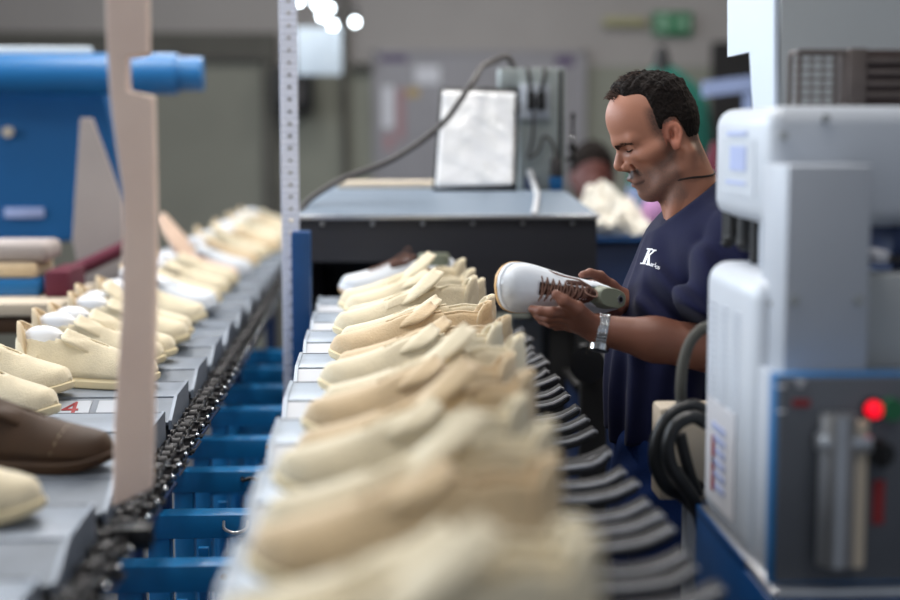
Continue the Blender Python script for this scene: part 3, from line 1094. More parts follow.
bd.box2((xl, Yf + 0.02, zt - 0.02), (xr, Yf + 1.3, zt)).box2((xl, Yf + 1.28, zb - 0.1), (xr, Yf + 1.3, zt))
bd.build('body', 'tunnel_dark', tn, smooth=False)
MB().box2((xl - 0.006, Yf - 0.02, zt), (xr + 0.006, Yf + 0.01, zt + 0.012), 0.003).build('front_edge', 'steel', tn)
bo = MB()
for k in range(6):
    x = xl + (xr - xl) * (k + 0.5) / 6
    bo.sphere((x, Yf - 0.003, zt - 0.012), 0.006, seg=8)
bo.build('screws', 'steel', tn)
Yh = Yf + 0.22
h0, h1 = W(331, 192, Yh), W(566, 192, Yh)
hz = h0.z
MB().loft([[(xl, Yf - 0.01, zt + 0.012), (xr, Yf - 0.01, zt + 0.012), (xr, Yf + 1.25, zt + 0.012), (xl, Yf + 1.25, zt + 0.012)],
           [(h0.x, Yh, hz), (h1.x, Yh, hz), (h1.x, Yf + 1.0, hz), (h0.x, Yf + 1.0, hz)]]).build('hood', 'tunnel_hood', tn, smooth=False)
MB().box2((h0.x + 0.01, Yh + 0.30, hz), (h1.x - 0.01, Yh + 0.5, W(0, 183, Yh + 0.30).z), 0.004).build('hood_board', 'tan_board', tn)
hzt = hz
for x in (xl + 0.03, xr - 0.03):
    for y in (Yf + 0.04, Yf + 1.2):
        MB().box2((x - 0.025, y - 0.025, 0), (x + 0.025, y + 0.025, zb + 0.05), 0.003).build('leg', 'black', tn)
MB().box2((W(548, 330, Yf + 0.1).x, Yf + 0.06, 0), (W(590, 330, Yf + 0.1).x, Yf + 0.3, W(0, 318, Yf).z), 0.004).build('motor_box', 'black', tn)
MB().box2((W(512, 330, Yf + 0.25).x, Yf + 0.25, 0.3), (W(548, 330, Yf + 0.25).x, Yf + 0.3, W(0, 322, Yf + 0.25).z), 0.004).build('side_panel', 'machine_grey', tn)

# glossy printed sheet in a dark frame on the hood
Ys = Yh + 0.03
sh = thing('document_display', (W(475, 190, Ys).x, Ys, hzt), 'glossy white sheet in a dark frame leaning on the tunnel hood', 'display')
s0, s1, s2, s3 = W(433, 191, Ys), W(517, 191, Ys), W(520, 88, Ys + 0.09), W(440, 88, Ys + 0.09)
s0.z = s1.z = hzt + 0.002


def slab(a, b, c, d, th, m, name, par, n=1, wob=0.0):
    mb = MB()
    nrm = (b - a).cross(d - a).normalized()
    grid = []
    for i in range(n + 1):
        row = []
        for j in range(n + 1):
            u, v = j / n, i / n
            p = a * (1 - u) * (1 - v) + b * u * (1 - v) + c * u * v + d * (1 - u) * v
            row.append(p + nrm * wob * math.sin(v * 17 + u * 3) * math.sin(u * 7 + v * 5))
        grid.append(row)
    mb.loft(grid, cap=False, closed=False)
    return mb.build(name, m, par, solid=th)


slab(s0, s1, s2, s3, 0.008, 'black', 'frame', sh)
ins = lambda a, o, k: a + (o - a) * k
cen = (s0 + s1 + s2 + s3) / 4
off = Vector((0, -0.008, 0.002))
sheet = slab(ins(s0, cen, 0.05) + off, ins(s1, cen, 0.10) + off, ins(s2, cen, 0.11) + off, ins(s3, cen, 0.08) + off, 0.002, 'plastic_sheet', 'sheet', sh, 24, 0.002)

# electrical box with plug, cables
Ye = Yh + 0.12
eb = thing('electrical_box', (W(537, 190, Ye).x, Ye, hzt), 'grey-green electrical box with a black plug standing on the tunnel hood', 'box')
e0, e1 = W(519, 188, Ye), W(566, 68, Ye)
MB().box2((e0.x, Ye, hzt), (e1.x, Ye + 0.16, e1.z), 0.005).build('housing', 'box_grey', eb)
q0, q1 = W(500, 68, Ye), W(521, 89, Ye)
MB().box2((q0.x, Ye + 0.01, q1.z), (e0.x + 0.02, Ye + 0.1, q0.z), 0.004).build('side_duct', 'box_grey', eb)
q0, q1 = W(559, 70, Ye - 0.003), W(562, 178, Ye)
MB().box2((q0.x, Ye - 0.003, q1.z), (q1.x, Ye + 0.002, q0.z), 0.001).build('door_gap', 'black', eb)
q0, q1 = W(520, 84, Ye - 0.02), W(550, 119, Ye - 0.02)
so = MB().box2((q0.x, Ye - 0.02, q1.z), (q1.x, Ye, q0.z), 0.004).build('socket_plate', 'machine_grey', eb)
plg = MB()
for px in (531, 541):
    plg.box((W(px, 101, Ye - 0.03).x, Ye - 0.035, W(px, 101, Ye - 0.03).z), (0.022, 0.03, 0.05), 0.004)
    a, b = W(px, 92, Ye - 0.05), W(px + (4 if px > 535 else -3), 70, Ye - 0.03)
    plg.tube(bez([a, (a + b) / 2 + Vector((0, -0.012, 0)), b, b + Vector((0, 0.06, 0.004))], 12), 0.006, 8)
plg.build('plug', 'black', eb)
MB().tube(bez([W(534, 112, Ye - 0.03), W(532, 140, Ye - 0.02), W(529, 158, Ye - 0.02), W(538, 152, Ye - 0.02), W(545, 136, Ye - 0.025), W(552, 142, Ye - 0.02), W(556, 158, Ye - 0.02)], 40), 0.004, 8).build('thin_wire', 'cable', eb)
q0, q1 = W(551, 158, Ye - 0.02), W(561, 176, Ye - 0.02)
MB().box2((q0.x, Ye - 0.03, q1.z), (q1.x, Ye, q0.z), 0.004).build('connector', 'cable', eb)
q0, q1 = W(550, 177, Ye - 0.02), W(562, 191, Ye - 0.02)
MB().box2((q0.x, Ye - 0.03, hzt + 0.001), (q1.x, Ye, q0.z), 0.003).build('blue_terminal', 'blue_panel', eb)
q0, q1 = W(526, 177, Ye - 0.02), W(537, 191, Ye - 0.02)
MB().box2((q0.x, Ye - 0.03, hzt + 0.001), (q1.x, Ye, q0.z), 0.003).build('dark_terminal', 'blue_dark', eb)
vx = W(575, 135, Ye).x
rg = MB().cyl((vx, Ye + 0.05, W(0, 162, Ye).z), (vx, Ye + 0.05, W(0, 112, Ye).z), 0.004, 8)
for py, r in ((116, 0.008), (137, 0.008), (148, 0.013), (158, 0.011)):
    rg.sphere((vx, Ye + 0.05, W(0, py, Ye).z), r, (1, 1, 1.1), 12)
rg.cyl((vx, Ye + 0.05, W(0, 160, Ye).z), (e1.x - 0.005, Ye + 0.05, W(0, 160, Ye).z), 0.005, 8)
o = rg.build('valve_stem', 'black', eb)
MB().sphere((vx - 0.002, Ye + 0.036, W(0, 138, Ye).z), 0.006, seg=10).build('valve_cap', 'chrome', eb)
hw = MB().tube(bez([W(529, 170, Ye - 0.05), W(533, 182, Ye - 0.06), W(537, 196, Yf + 0.12), W(534, 215, Yf - 0.02)], 24), 0.008, 10)
tag(hw.build('white_cable', 'grey_cable', None), 'short white cable running down the tunnel hood from the electrical box', 'cable')
cb = MB().tube(bez([W(296, 226, Yf + 0.05), W(304, 206, Yf + 0.08), W(330, 186, Yf + 0.1), W(395, 158, Yf + 0.12), W(445, 121, Yf + 0.14), W(470, 86, Yf + 0.16), W(492, 62, Ye + 0.02), W(508, 57, Ye + 0.05), W(514, 69, Ye + 0.06)], 60), 0.0085, 10)
tag(cb.build('thick_cable', 'cable', None), 'thick dark cable arching over the glossy sheet to the electrical box', 'cable')

# blue post and white slotted upright at the tunnel's left corner
Yp = 3.62
p0, p1 = W(291, 232, Yp), W(310, 232, Yp)
bp = MB().box2((p0.x, Yp, 0.62), (p1.x, Yp + 0.06, p0.z), 0.004)
bp.box2((p0.x, Yp, 0.0), (p1.x, Yp + 0.06, 0.63), 0.003)
tag(bp.build('blue_post', 'blue_post', None), 'square blue steel post at the left corner of the tunnel', 'post')
Yw = 3.75
u0, u1 = W(281, 100, Yw).x, W(298, 100, Yw).x
up = MB()
z = 0.0
cw = (u1 - u0)
while z < 2.6:
    z1 = z + 0.03
    a, b, hz0, hz1 = u0 + cw * 0.40, u0 + cw * 0.60, z + 0.011, z + 0.019
    v = lambda x, zz: up.bm.verts.new((x, Yw, zz))
    for (xa, xb, za, zb_) in ((u0, u1, z, hz0), (u0, u1, hz1, z1), (u0, a, hz0, hz1), (b, u1, hz0, hz1)):
        up.bm.faces.new((v(xa, za), v(xb, za), v(xb, zb_), v(xa, zb_)))
    z = z1
bmesh.ops.remove_doubles(up.bm, verts=up.bm.verts, dist=0.0003)
up.box2((u0 - 0.001, Yw + 0.003, 0), (u0 + 0.003, Yw + 0.035, 2.6), 0.0005)
tag(up.build('slotted_upright', 'white_post', None, smooth=False, solid=0.003), 'tall white slotted upright with small holes behind the blue post', 'post')

# ------------------------------------------------------------------ background
nb0, nb1 = W(372, 50, Y1 - 0.05), W(585, 190, Y1 - 0.05)
nbx = thing('notice_board', ((nb0.x + nb1.x) / 2, Y1 - 0.05, nb1.z), 'wide grey notice board on the back wall behind the tunnel', 'board')
MB().box2((nb0.x, Y1 - 0.04, nb1.z), (nb1.x, Y1 - 0.002, nb0.z), 0.004).build('panel', 'board', nbx)
fm = MB()
for (a, b) in (((nb0.x, nb0.z - 0.03), (nb1.x, nb0.z)), ((nb0.x, nb1.z), (nb1.x, nb1.z + 0.03)), ((nb0.x, nb1.z), (nb0.x + 0.03, nb0.z)), ((nb1.x - 0.03, nb1.z), (nb1.x, nb0.z))):
    fm.box2((a[0], Y1 - 0.05, a[1]), (b[0], Y1 - 0.035, b[1]), 0.003)
fm.build('frame', 'board', nbx)


def sheet_on_board(px0, py0, px1, py1, m, name, label, cat='notice'):
    a, b = W(px0, py0, Y1 - 0.045), W(px1, py1, Y1 - 0.045)
    return tag(MB().box2((a.x, Y1 - 0.0445, b.z), (b.x, Y1 - 0.0405, a.z), 0.0).build(name, m, None, False), label, cat, 'notices pinned to the board')


sheet_on_board(380, 53, 407, 62, 'purple', 'notice_header', 'purple header strip at the top left of the notice board')
sheet_on_board(556, 54, 574, 66, 'purple', 'notice_header', 'purple square notice at the top right of the notice board')
sheet_on_board(382, 86, 394, 128, 'paper', 'notice_sheet', 'narrow pale sheet at the left of the red strip on the notice board')
sheet_on_board(396, 88, 405, 140, 'pinkish', 'notice_strip', 'faded red vertical strip on the notice board')
sheet_on_board(407, 88, 419, 97, 'orange', 'notice_card', 'small orange card right of the red strip on the notice board')
sheet_on_board(409, 102, 432, 130, 'board', 'notice_sheet', 'grey sheet under the orange card on the notice board')
sheet_on_board(384, 134, 394, 150, 'pinkish', 'notice_card', 'small pinkish card low on the left of the notice board')
sheet_on_board(415, 66, 440, 84, 'paper', 'notice_sheet', 'pale sheet above the orange card on the notice board')

a, b = W(342, 0, Y1 - 0.1), W(347, 200, Y1 - 0.1)
tag(MB().cyl(((a.x + b.x) / 2, Y1 - 0.05, 0), ((a.x + b.x) / 2, Y1 - 0.05, 3.4), 0.022).build('conduit_pipe', 'dark_trim', None), 'grey vertical conduit pipe on the back wall left of the notice board', 'pipe')
a, b = W(272, 66, Y1 - 0.3), W(312, 112, Y1 - 0.3)
spk = thing('loudspeaker', ((a.x + b.x) / 2, Y1 - 0.2, b.z), 'black box loudspeaker on the back wall behind the white upright', 'loudspeaker')
MB().box2((a.x, Y1 - 0.3, b.z), (b.x, Y1 - 0.002, a.z), 0.015).build('cabinet', 'black', spk)
c_ = (a + b) / 2
MB().cyl((c_.x, Y1 - 0.305, c_.z - 0.03), (c_.x, Y1 - 0.295, c_.z - 0.03), 0.07, 24).build('cone', 'cable', spk)
a, b = W(352, 62, Y1 - 0.08), W(372, 70, Y1 - 0.08)
tag(MB().box2((a.x, Y1 - 0.08, b.z), (b.x, Y1 - 0.002, a.z), 0.006).build('wall_bracket', 'dark_trim', None), 'small dark bracket on the back wall beside the conduit pipe', 'bracket')

# hanging pale sign and lit bulbs of a lamp cluster
Yl = 8.2
lampX = W(330, 20, Yl).x
a, b = W(296, 27, Yl), W(342, 75, Yl)
sg = thing('hanging_sign', ((a.x + b.x) / 2, Yl, b.z), 'blank pale blue sign hanging under the lit lamps', 'sign')
MB().box2((a.x, Yl, b.z), (b.x, Yl + 0.02, a.z), 0.004).build('panel', 'sign_pale', sg)
MB().cyl((a.x + 0.04, Yl + 0.01, a.z - 0.002), (a.x + 0.04, Yl + 0.01, 4.2), 0.004, 6).build('hanger', 'cable', sg)
MB().cyl((b.x - 0.04, Yl + 0.01, a.z - 0.002), (b.x - 0.04, Yl + 0.01, 4.2), 0.004, 6).build('hanger', 'cable', sg)
for k, (px, py) in enumerate([(299, 1), (317, 4), (329, 8), (322, 16), (333, 25), (355, 22), (327, -8)]):
    p = W(px, py, 7.3 + 0.17 * k)
    lm = thing('pendant_lamp', p, 'x', 'lamp', 'lit pendant lamps under the ceiling')
    lm['label'] = 'lit white pendant lamp, %s from the left of the cluster' % ORD[[299, 317, 322, 327, 329, 333, 355].index(px)]
    MB().sphere(p, 0.019, seg=14).build('bulb', 'bulb', lm)
    MB().cyl(p + Vector((0, 0, 0.024)), p + Vector((0, 0, 0.075)), 0.018, 12).build('socket', 'cable', lm)
    MB().cyl(p + Vector((0, 0, 0.07)), Vector((p.x, p.y, 4.2)), 0.004, 6).build('cord', 'cable', lm)

# exit sign and the olive strip sign beside it
Yx = Y1 - 0.06
a, b = W(654, 12, Yx), W(692, 35, Yx)
ex = thing('exit_sign', ((a.x + b.x) / 2, Yx, b.z), 'green emergency exit sign with white running figure and arrow on the back wall', 'sign')
MB().box2((a.x, Yx, b.z), (b.x, Yx + 0.05, a.z), 0.004).build('panel', 'exit_green', ex)
pg = MB()
w_, h_ = b.x - a.x, a.z - b.z
E = lambda u, v: (a.x + u * w_, b.z + v * h_)


def stroke(mb, u0, v0, u1, v1, r):
    p, q = Vector(E(u0, v0)), Vector(E(u1, v1))
    d = (q - p).normalized()
    n = Vector((-d.y, d.x)) * r
    mb.prism([tuple(p - n), tuple(q - n), tuple(q + n), tuple(p + n)], 0.003, 'y', Yx - 0.004)


for s_ in ((0.24, 0.66, 0.2, 0.42), (0.2, 0.42, 0.3, 0.28), (0.3, 0.28, 0.27, 0.12), (0.2, 0.42, 0.1, 0.3), (0.24, 0.64, 0.36, 0.5), (0.24, 0.64, 0.12, 0.56), (0.55, 0.5, 0.9, 0.5), (0.9, 0.5, 0.78, 0.68), (0.9, 0.5, 0.78, 0.32)):
    stroke(pg, *s_, 0.010)
c_ = E(0.27, 0.8)
pg.prism([(c_[0] + 0.016 * math.cos(t), c_[1] + 0.016 * math.sin(t)) for t in np.linspace(0, 2 * PI, 12, endpoint=False)], 0.003, 'y', Yx - 0.004)
pg.build('pictogram', 'sign_white', ex, smooth=False)
a, b = W(604, 17, Yx), W(647, 26, Yx)
tag(MB().box2((a.x, Yx, b.z), (b.x, Yx + 0.05, a.z), 0.003).build('strip_sign', 'sign_olive', None), 'narrow olive strip sign on the back wall left of the exit sign', 'sign')

# teal cover hanging behind the worker
Yg = 7.4
tc_ = thing('hanging_cover', (W(680, 240, Yg).x, Yg, 0.0), 'teal cloth cover hanging on a black stand behind the worker', 'cover')
rings = []
rr = random.Random(5)
for (px0, px1, py) in ((657, 668, 62), (650, 680, 70), (641, 697, 84), (635, 708, 102), (632, 712, 135), (630, 714, 180), (628, 716, 235)):
    A, B = W(px0, py, Yg), W(px1, py, Yg)
    cx, hx = (A.x + B.x) / 2, (B.x - A.x) / 2
    rings.append([(cx + hx * math.cos(t) * (1 + 0.05 * math.sin(7 * t)), Yg + 0.6 * hx * math.sin(t) * (1 + 0.08 * math.sin(7 * t)), A.z) for t in np.linspace(0, 2 * PI, 36, endpoint=False)])
MB().loft(rings).build('cloth', 'teal', tc_)
q = W(662, 60, Yg)
MB().cyl((q.x, Yg, 0.0), (q.x, Yg, q.z - 0.01), 0.02).build('stand', 'black', tc_)
MB().tube([(q.x, Yg, q.z - 0.06), (q.x, Yg, q.z + 0.02), (q.x, Yg, W(0, 44, Yg).z)], [0.05, 0.035, 0.018], 14).build('stand_head', 'black', tc_)
MB().box2((q.x - 0.15, Yg - 0.15, 0), (q.x + 0.15, Yg + 0.15, 0.03), 0.01).build('stand_foot', 'black', tc_)

# lilac bar across the doorway and maroon cloth
a, b = W(704, 94, 6.6), W(760, 74, 6.6)
lb = MB()
lb.prism([(a.x, W(0, 80, 6.6).z), (b.x, W(0, 73, 6.6).z), (b.x, W(0, 89, 6.6).z), (a.x, W(0, 96, 6.6).z)], 0.04, 'y', 6.6)
lb.box2((b.x - 0.06, 6.61, 0), (b.x - 0.02, 6.65, W(0, 80, 6.6).z))
tag(lb.build('barrier_bar', 'lilac', None, smooth=False), 'lilac bar of a barrier in front of the dark doorway', 'barrier')
mr = MB()
q = W(714, 190, 5.9)
mr.tube([(q.x, 5.9, 0.0), (q.x, 5.9, 0.9), (q.x, 5.9, W(0, 175, 5.9).z), (q.x, 5.9, W(0, 142, 5.9).z)], [0.07, 0.07, 0.06, 0.012], 16)
tag(mr.build('cloth_roll', 'maroon', None), 'maroon roll of cloth standing behind the neck of the worker', 'roll')

# bench with white scraps, far worker
Yk = 5.0
bn0, bn1 = W(585, 238, Yk), W(690, 238, Yk)
bn = thing('work_bench', ((bn0.x + bn1.x) / 2, Yk + 0.3, 0), 'blue edged work bench behind the tunnel with white scraps on it', 'bench')
MB().box2((bn0.x, Yk, W(0, 244, Yk).z), (bn1.x, Yk + 0.55, bn0.z), 0.004).build('bench_top', 'blue_post', bn)
MB().box2((bn0.x + 0.01, Yk + 0.03, 0.0), (bn1.x - 0.01, Yk + 0.5, W(0, 244, Yk).z), 0.004).build('cupboard', 'blue_dark', bn)
rs = random.Random(11)
zbn = bn0.z
spots = []
lx0, lx1 = W(583, 238, Yk + 0.1).x, W(650, 238, Yk + 0.1).x
names_ = []
for i in range(16):
    row = 0 if i < 7 else (1 if i < 12 else 2)
    per = (7, 5, 4)[row]
    j = i if row == 0 else (i - 7 if row == 1 else i - 12)
    x = lx0 + 0.03 + (lx1 - lx0 - 0.06) * (j + 0.5) / per
    yq = Yk + 0.07 + row * 0.11
    hgt = 0.045 + 0.028 * row + rs.uniform(0, 0.02) + (0.03 if j < per * 0.5 else 0)
    mb = MB()
    rings = []
    for v in range(9):
        th = v / 8 * PI * 0.98 + 0.01
        ring = []
        for k in range(18):
            a = k / 18 * 2 * PI
            wob = 1 + 0.30 * math.sin(3 * a + i + v * 1.3) + 0.24 * math.sin(5 * a - i * 2 + v * 2.3)
            r_ = math.sin(th) * wob
            ring.append((x + 0.042 * r_ * math.cos(a), yq + 0.042 * r_ * math.sin(a), max(zbn + 0.0005, zbn + hgt * (0.5 + 0.5 * math.cos(th)) * (1 + 0.30 * math.sin(3 * a + i * 1.7)))))
        rings.append(ring)
    mb.loft(rings)
    posn = ('front', 'middle', 'back')[row]
    tag(mb.build('fabric_scrap', 'scrap', None, smooth=False), 'crumpled white fabric scrap on the blue bench, %s from the left in the %s row' % (ORD[j], posn), 'scrap', 'white scraps heaped on the bench')
q = W(656, 232, Yk + 0.2)
mg = MB().sphere((q.x, Yk + 0.2, zbn + 0.07), 0.07, (0.8, 0.8, 1.0), 16)
tag(mg.build('cloth_bundle', 'magenta', None), 'small pinkish purple bundle on the blue bench behind the shirt collar', 'bundle')
a, b = W(629, 175, 6.75), W(642, 175, 6.75)
tag(MB().box2((a.x, 6.75, 0), (b.x, 6.79, W(0, 188, 6.75).z), 0.004).build('lilac_post', 'lilac', None), 'pale lilac upright post behind the chin of the worker', 'post')

# chrome stool under the worker's wrist, dark blue cabinet
cs = thing('steel_roller', (W(597, 362, 3.4).x, 3.4, 0), 'shiny steel roller on a dark stand beside the slats and the worker', 'roller')
q = W(598, 362, 3.4)
MB().cyl((q.x - 0.03, 3.36, q.z), (q.x + 0.0, 3.44, q.z), 0.042, 28).build('roller', 'chrome', cs)
MB().box2((q.x - 0.03, 3.45, 0), (q.x + 0.03, 3.51, q.z + 0.03), 0.005).build('stand', 'black', cs)
a, b = W(575, 386, 3.75), W(660, 386, 3.75)
dc = thing('low_cabinet', ((a.x + b.x) / 2, 3.9, 0), 'low dark blue cabinet behind the slats and the worker', 'cabinet')
MB().box2((a.x, 3.7, 0), (b.x, 3.95, a.z), 0.006).build('body', 'blue_dark', dc)
MB().box2((a.x - 0.01, 3.69, a.z), (b.x + 0.01, 3.96, a.z + 0.015), 0.004).build('top', 'black', dc)

# ------------------------------------------------------------------ machine at the right
mx = thing('pressing_machine', (0.62, 1.8, 0), 'large off-white pressing machine with a dark control panel at the right front', 'machine')
xa = 0.448
MB().box2((xa, 1.70, 1.443), (1.25, 1.98, 1.582), 0.022, 4).build('upper_arm', 'machine', mx)
# printed label on the arm's end face
lb = MB().box2((xa - 0.001, 1.76, 1.475), (xa + 0.0005, 1.92, 1.545))
o = lb.build('end_label', 'machine', mx, False)
pr = MB()
for (y0, y1, z0, z1) in ((1.80, 1.90, 1.548, 1.553), (1.80, 1.88, 1.505, 1.535), (1.80, 1.90, 1.488, 1.492)):
    pr.box2((xa - 0.002, y0, z0), (xa - 0.0005, y1, z1))
p_ = pr.build('label_print', 'blue_print', None, False)
p_.data.transform(Matrix.Translation(-Vector(mx.location)))
p_.parent = o
for sx, sz in ((0.512, 1.568), (0.464, 1.548), (0.464, 1.468)):
    MB().cyl((sx, 1.695, sz), (sx, 1.70, sz), 0.005).build('arm_screw', 'cabinet', mx)
c0, c1 = W(788, 165, 1.60), W(867, 376, 1.60)
MB().box2((c0.x, 1.60, c1.z - 0.03), (c1.x, 1.705, c0.z), 0.004).build('column', 'machine_grey', mx)
for px, py in ((794, 300), (858, 300)):
    q = W(px, py, 1.6)
    MB().cyl((q.x, 1.597, q.z), (q.x, 1.602, q.z), 0.006, 12).build('column_bolt', 'cabinet', mx)
xb = 0.428
MB().box2((xb, 1.66, 1.055), (1.2, 1.93, 1.388), 0.026, 4).build('lower_body', 'machine', mx)
for y in (1.735, 1.80, 1.86):
    vt = MB()
    for k in range(18):
        z = 1.335 - k * 0.0085
        vt.box2((xb - 0.0012, y, z), (xb + 0.001, y + 0.04, z + 0.0035))
    vt.build('vent', 'machine_grey', mx, False)
st_ = MB().box2((xb - 0.0018, 1.745, 1.085), (xb + 0.0005, 1.895, 1.215)).build('side_label', 'paper', mx, False)
pr = MB()
for i in range(6):
    pr.box2((xb - 0.003, 1.79, 1.105 + i * 0.015), (xb - 0.0012, 1.79 + 0.05 + 0.02 * ((i * 7) % 3) / 2, 1.113 + i * 0.015))
p_ = pr.build('label_print', 'blue_print', None, False)
p_.data.transform(Matrix.Translation(-Vector(mx.location)))
p_.parent = st_
pr = MB().box2((xb - 0.003, 1.845, 1.10), (xb - 0.0012, 1.86, 1.17)).build('label_print', 'red_mark', None, False)
pr.data.transform(Matrix.Translation(-Vector(mx.location)))
pr.parent = st_
MB().cyl((0.448, 1.655, 1.36), (0.448, 1.665, 1.36), 0.006).build('body_bolt', 'cable', mx)
# neck between arm and body
q0, q1 = W(757, 232, 1.86), W(772, 262, 1.86)
MB().box2((q0.x, 1.84, 1.38), (q1.x + 0.02, 1.89, 1.45), 0.003).build('neck_plate', 'machine', mx)
MB().box2((0.60, 1.72, 1.38), (1.2, 1.90, 1.448), 0.01).build('neck_block', 'blue_dark', mx)
nz = MB()
for px, py, r, yv in ((735, 222, 0.012, 1.93), (748, 228, 0.014, 1.90), (728, 228, 0.008, 1.95), (758, 244, 0.010, 1.86)):
    q = W(px, py, yv)
    nz.cyl((q.x, yv, q.z - 0.02), (q.x, yv, 1.45), r, 14)
    nz.sphere((q.x, yv, q.z - 0.02), r * 1.1, (1, 1, 0.7), 12)
nz.build('pressing_head', 'black', mx)
# control panel
d0, d1 = W(780, 378, 1.56), W(960, 580, 1.56)
MB().box2((d0.x - 0.004, 1.565, d1.z - 0.004), (1.0, 1.588, d0.z + 0.003), 0.002).build('panel_case', 'blue_tube', mx)
MB().box2((d0.x + 0.004, 1.588, d1.z), (1.0, 1.668, d0.z - 0.004), 0.002).build('panel_back', 'machine_grey', mx)
pn = MB().box2((d0.x, 1.56, d1.z), (1.0, 1.575, d0.z), 0.002).build('control_panel', 'panel_dark', mx)


def onp(name, mb, m):
    o = mb.build(name, m, None)
    o.data.transform(Matrix.Translation(-Vector(mx.location)))
    o.parent = pn
    return o


Q = lambda px, py, Y=1.55: W(px, py, Y)
q = Q(834, 420)
onp('air_cylinder', MB().cyl((q.x, 1.535, Q(0, 572).z), (q.x, 1.535, Q(0, 420).z), 0.019, 24).box((q.x + 0.006, 1.535, Q(0, 448).z), (0.055, 0.03, 0.018), 0.003), 'steel')
q = Q(856, 420)
onp('guide_rod', MB().cyl((q.x, 1.54, Q(0, 575).z), (q.x, 1.54, Q(0, 428).z), 0.010, 16), 'tan_board')
q = Q(875, 410)
onp('indicator_lamp', MB().cyl((q.x, 1.55, q.z), (q.x, 1.562, q.z), 0.009, 20).sphere((q.x, 1.551, q.z), 0.0085, (1, 0.5, 1), 16), 'lens_red')
onp('lamp_ring', MB().cyl((q.x, 1.556, q.z), (q.x, 1.563, q.z), 0.0125, 20), 'black')
q = Q(893, 410)
onp('push_button', MB().cyl((q.x, 1.548, q.z), (q.x, 1.562, q.z), 0.012, 20), 'exit_green')
q = Q(879, 453)
onp('selector_knob', MB().cyl((q.x, 1.54, q.z), (q.x, 1.562, q.z), 0.014, 20).box((q.x, 1.538, q.z), (0.006, 0.01, 0.026), 0.002), 'black')
a, b = Q(876, 482), Q(886, 526)
onp('red_sticker', MB().box2((a.x, 1.5575, b.z), (b.x, 1.5605, a.z)), 'red_mark')
a, b = Q(795, 401), Q(812, 408)
onp('red_caption', MB().box2((a.x, 1.5575, b.z), (b.x, 1.5605, a.z)), 'red_mark')
mk = MB()
for (px0, px1, py0, py1) in ((779, 788, 387, 389), (780, 787, 412, 414), (798, 807, 382, 384), (800, 805, 386, 388)):
    a, b = Q(px0, py0), Q(px1, py1)
    mk.box2((a.x, 1.5575, b.z), (b.x, 1.5605, a.z))
onp('panel_marking', mk, 'print_white')
zc0 = d1.z
MB().box2((xb - 0.004, 1.545, zc0 - 0.016), (1.2, 1.92, zc0 - 0.004), 0.003).build('base_plate', 'steel', mx)
MB().box2((xb - 0.006, 1.54, 0.90), (1.2, 1.93, zc0 - 0.016), 0.004).build('base_rail', 'blue_post', mx)
MB().box2((xb - 0.006, 1.67, zc0 - 0.020), (xb + 0.01, 1.93, 1.062), 0.002).build('side_rail', 'blue_post', mx)
MB().box2((0.50, 1.56, 0.19), (1.2, 1.93, 0.91), 0.01).build('pedestal', 'blue_dark', mx)
# tall rear cabinet with the cut-out side plate
Ya, Yz = 2.0, 2.265
xc = W(777, 50, Ya).x
cz0 = W(777, 108, Ya).z - 0.1
zn = W(752, 53, 2.13).z
MB().box2((xc + 0.004, Ya, 0.19), (1.4, 2.11, 2.2), 0.003).box2((xc + 0.004, 2.10, zn + 0.01), (1.4, Yz - 0.004, 2.2), 0.003).build('rear_cabinet', 'cabinet', mx)
side = lambda px, py: ((xc * 1500 / ((px - 376) if px != 376 else 1)), 0)


def syz(px, py):
    """point of the cabinet's side plane x = xc seen at px, py"""
    d = CAMROT @ Vector(((px - 450) / FPX, (300 - py) / FPX, -1))
    s = (xc - EYE.x) / d.x
    p = EYE + d * s
    return (p.y, p.z)


MB().prism([syz(777, -60), syz(777, 120), syz(756, 120), syz(752, 52), syz(730, 57), syz(730, -60)], 0.006, 'x', xc - 0.004).build('side_plate', 'cabinet_white', mx, smooth=False)
# wire basket and brown grille box on the upper arm
zA = 1.5825
wb = thing('wire_basket', (W(820, 100, 1.86).x, 1.86, zA), 'dark wire basket standing on the white arm of the machine', 'basket')
a, b = W(797, 50, 1.82), W(842, 102, 1.82)
z1 = W(0, 50, 1.82).z
bw = MB()
x0_, x1_, ya, yb_ = a.x, b.x, 1.81, 1.85
for z in np.linspace(zA + 0.003, z1, 7):
    bw.tube([(x0_, ya, z), (x1_, ya, z), (x1_, yb_, z), (x0_, yb_, z)], 0.0007, 6, closed=True)
for k in range(5):
    x = x0_ + (x1_ - x0_) * k / 4
    for y in (ya, yb_):
        bw.cyl((x, y, zA), (x, y, z1), 0.0007, 6)
bw.build('mesh', 'rack', wb)
rm = MB()
rm.tube([(x0_, ya, z1), (x1_, ya, z1), (x1_, yb_, z1), (x0_, yb_, z1)], 0.003, 8, closed=True)
for x in (x0_, x1_):
    for y in (ya, yb_):
        rm.cyl((x, y, zA), (x, y, z1), 0.003, 8)
rm.build('rim', 'rack', wb)
a, b = W(848, 47, 1.82), W(960, 100, 1.82)
gb_ = thing('brown_crate', ((a.x + b.x) / 2, 1.87, zA), 'dark brown slatted crate beside the wire basket on the machine', 'crate')
MB().box2((a.x, 1.81, zA), (b.x, 1.86, z1 + 0.003), 0.004).build('body', 'rust_box', gb_)
sl_ = MB()
for k in range(4):
    z = zA + 0.012 + k * (z1 - zA - 0.02) / 3.4
    sl_.box2((a.x - 0.003, 1.803, z), (b.x, 1.811, z + 0.006), 0.001)
sl_.box2((a.x - 0.004, 1.80, zA), (a.x + 0.018, 1.812, z1 + 0.004), 0.002)
sl_.build('front_slats', 'rack', gb_)

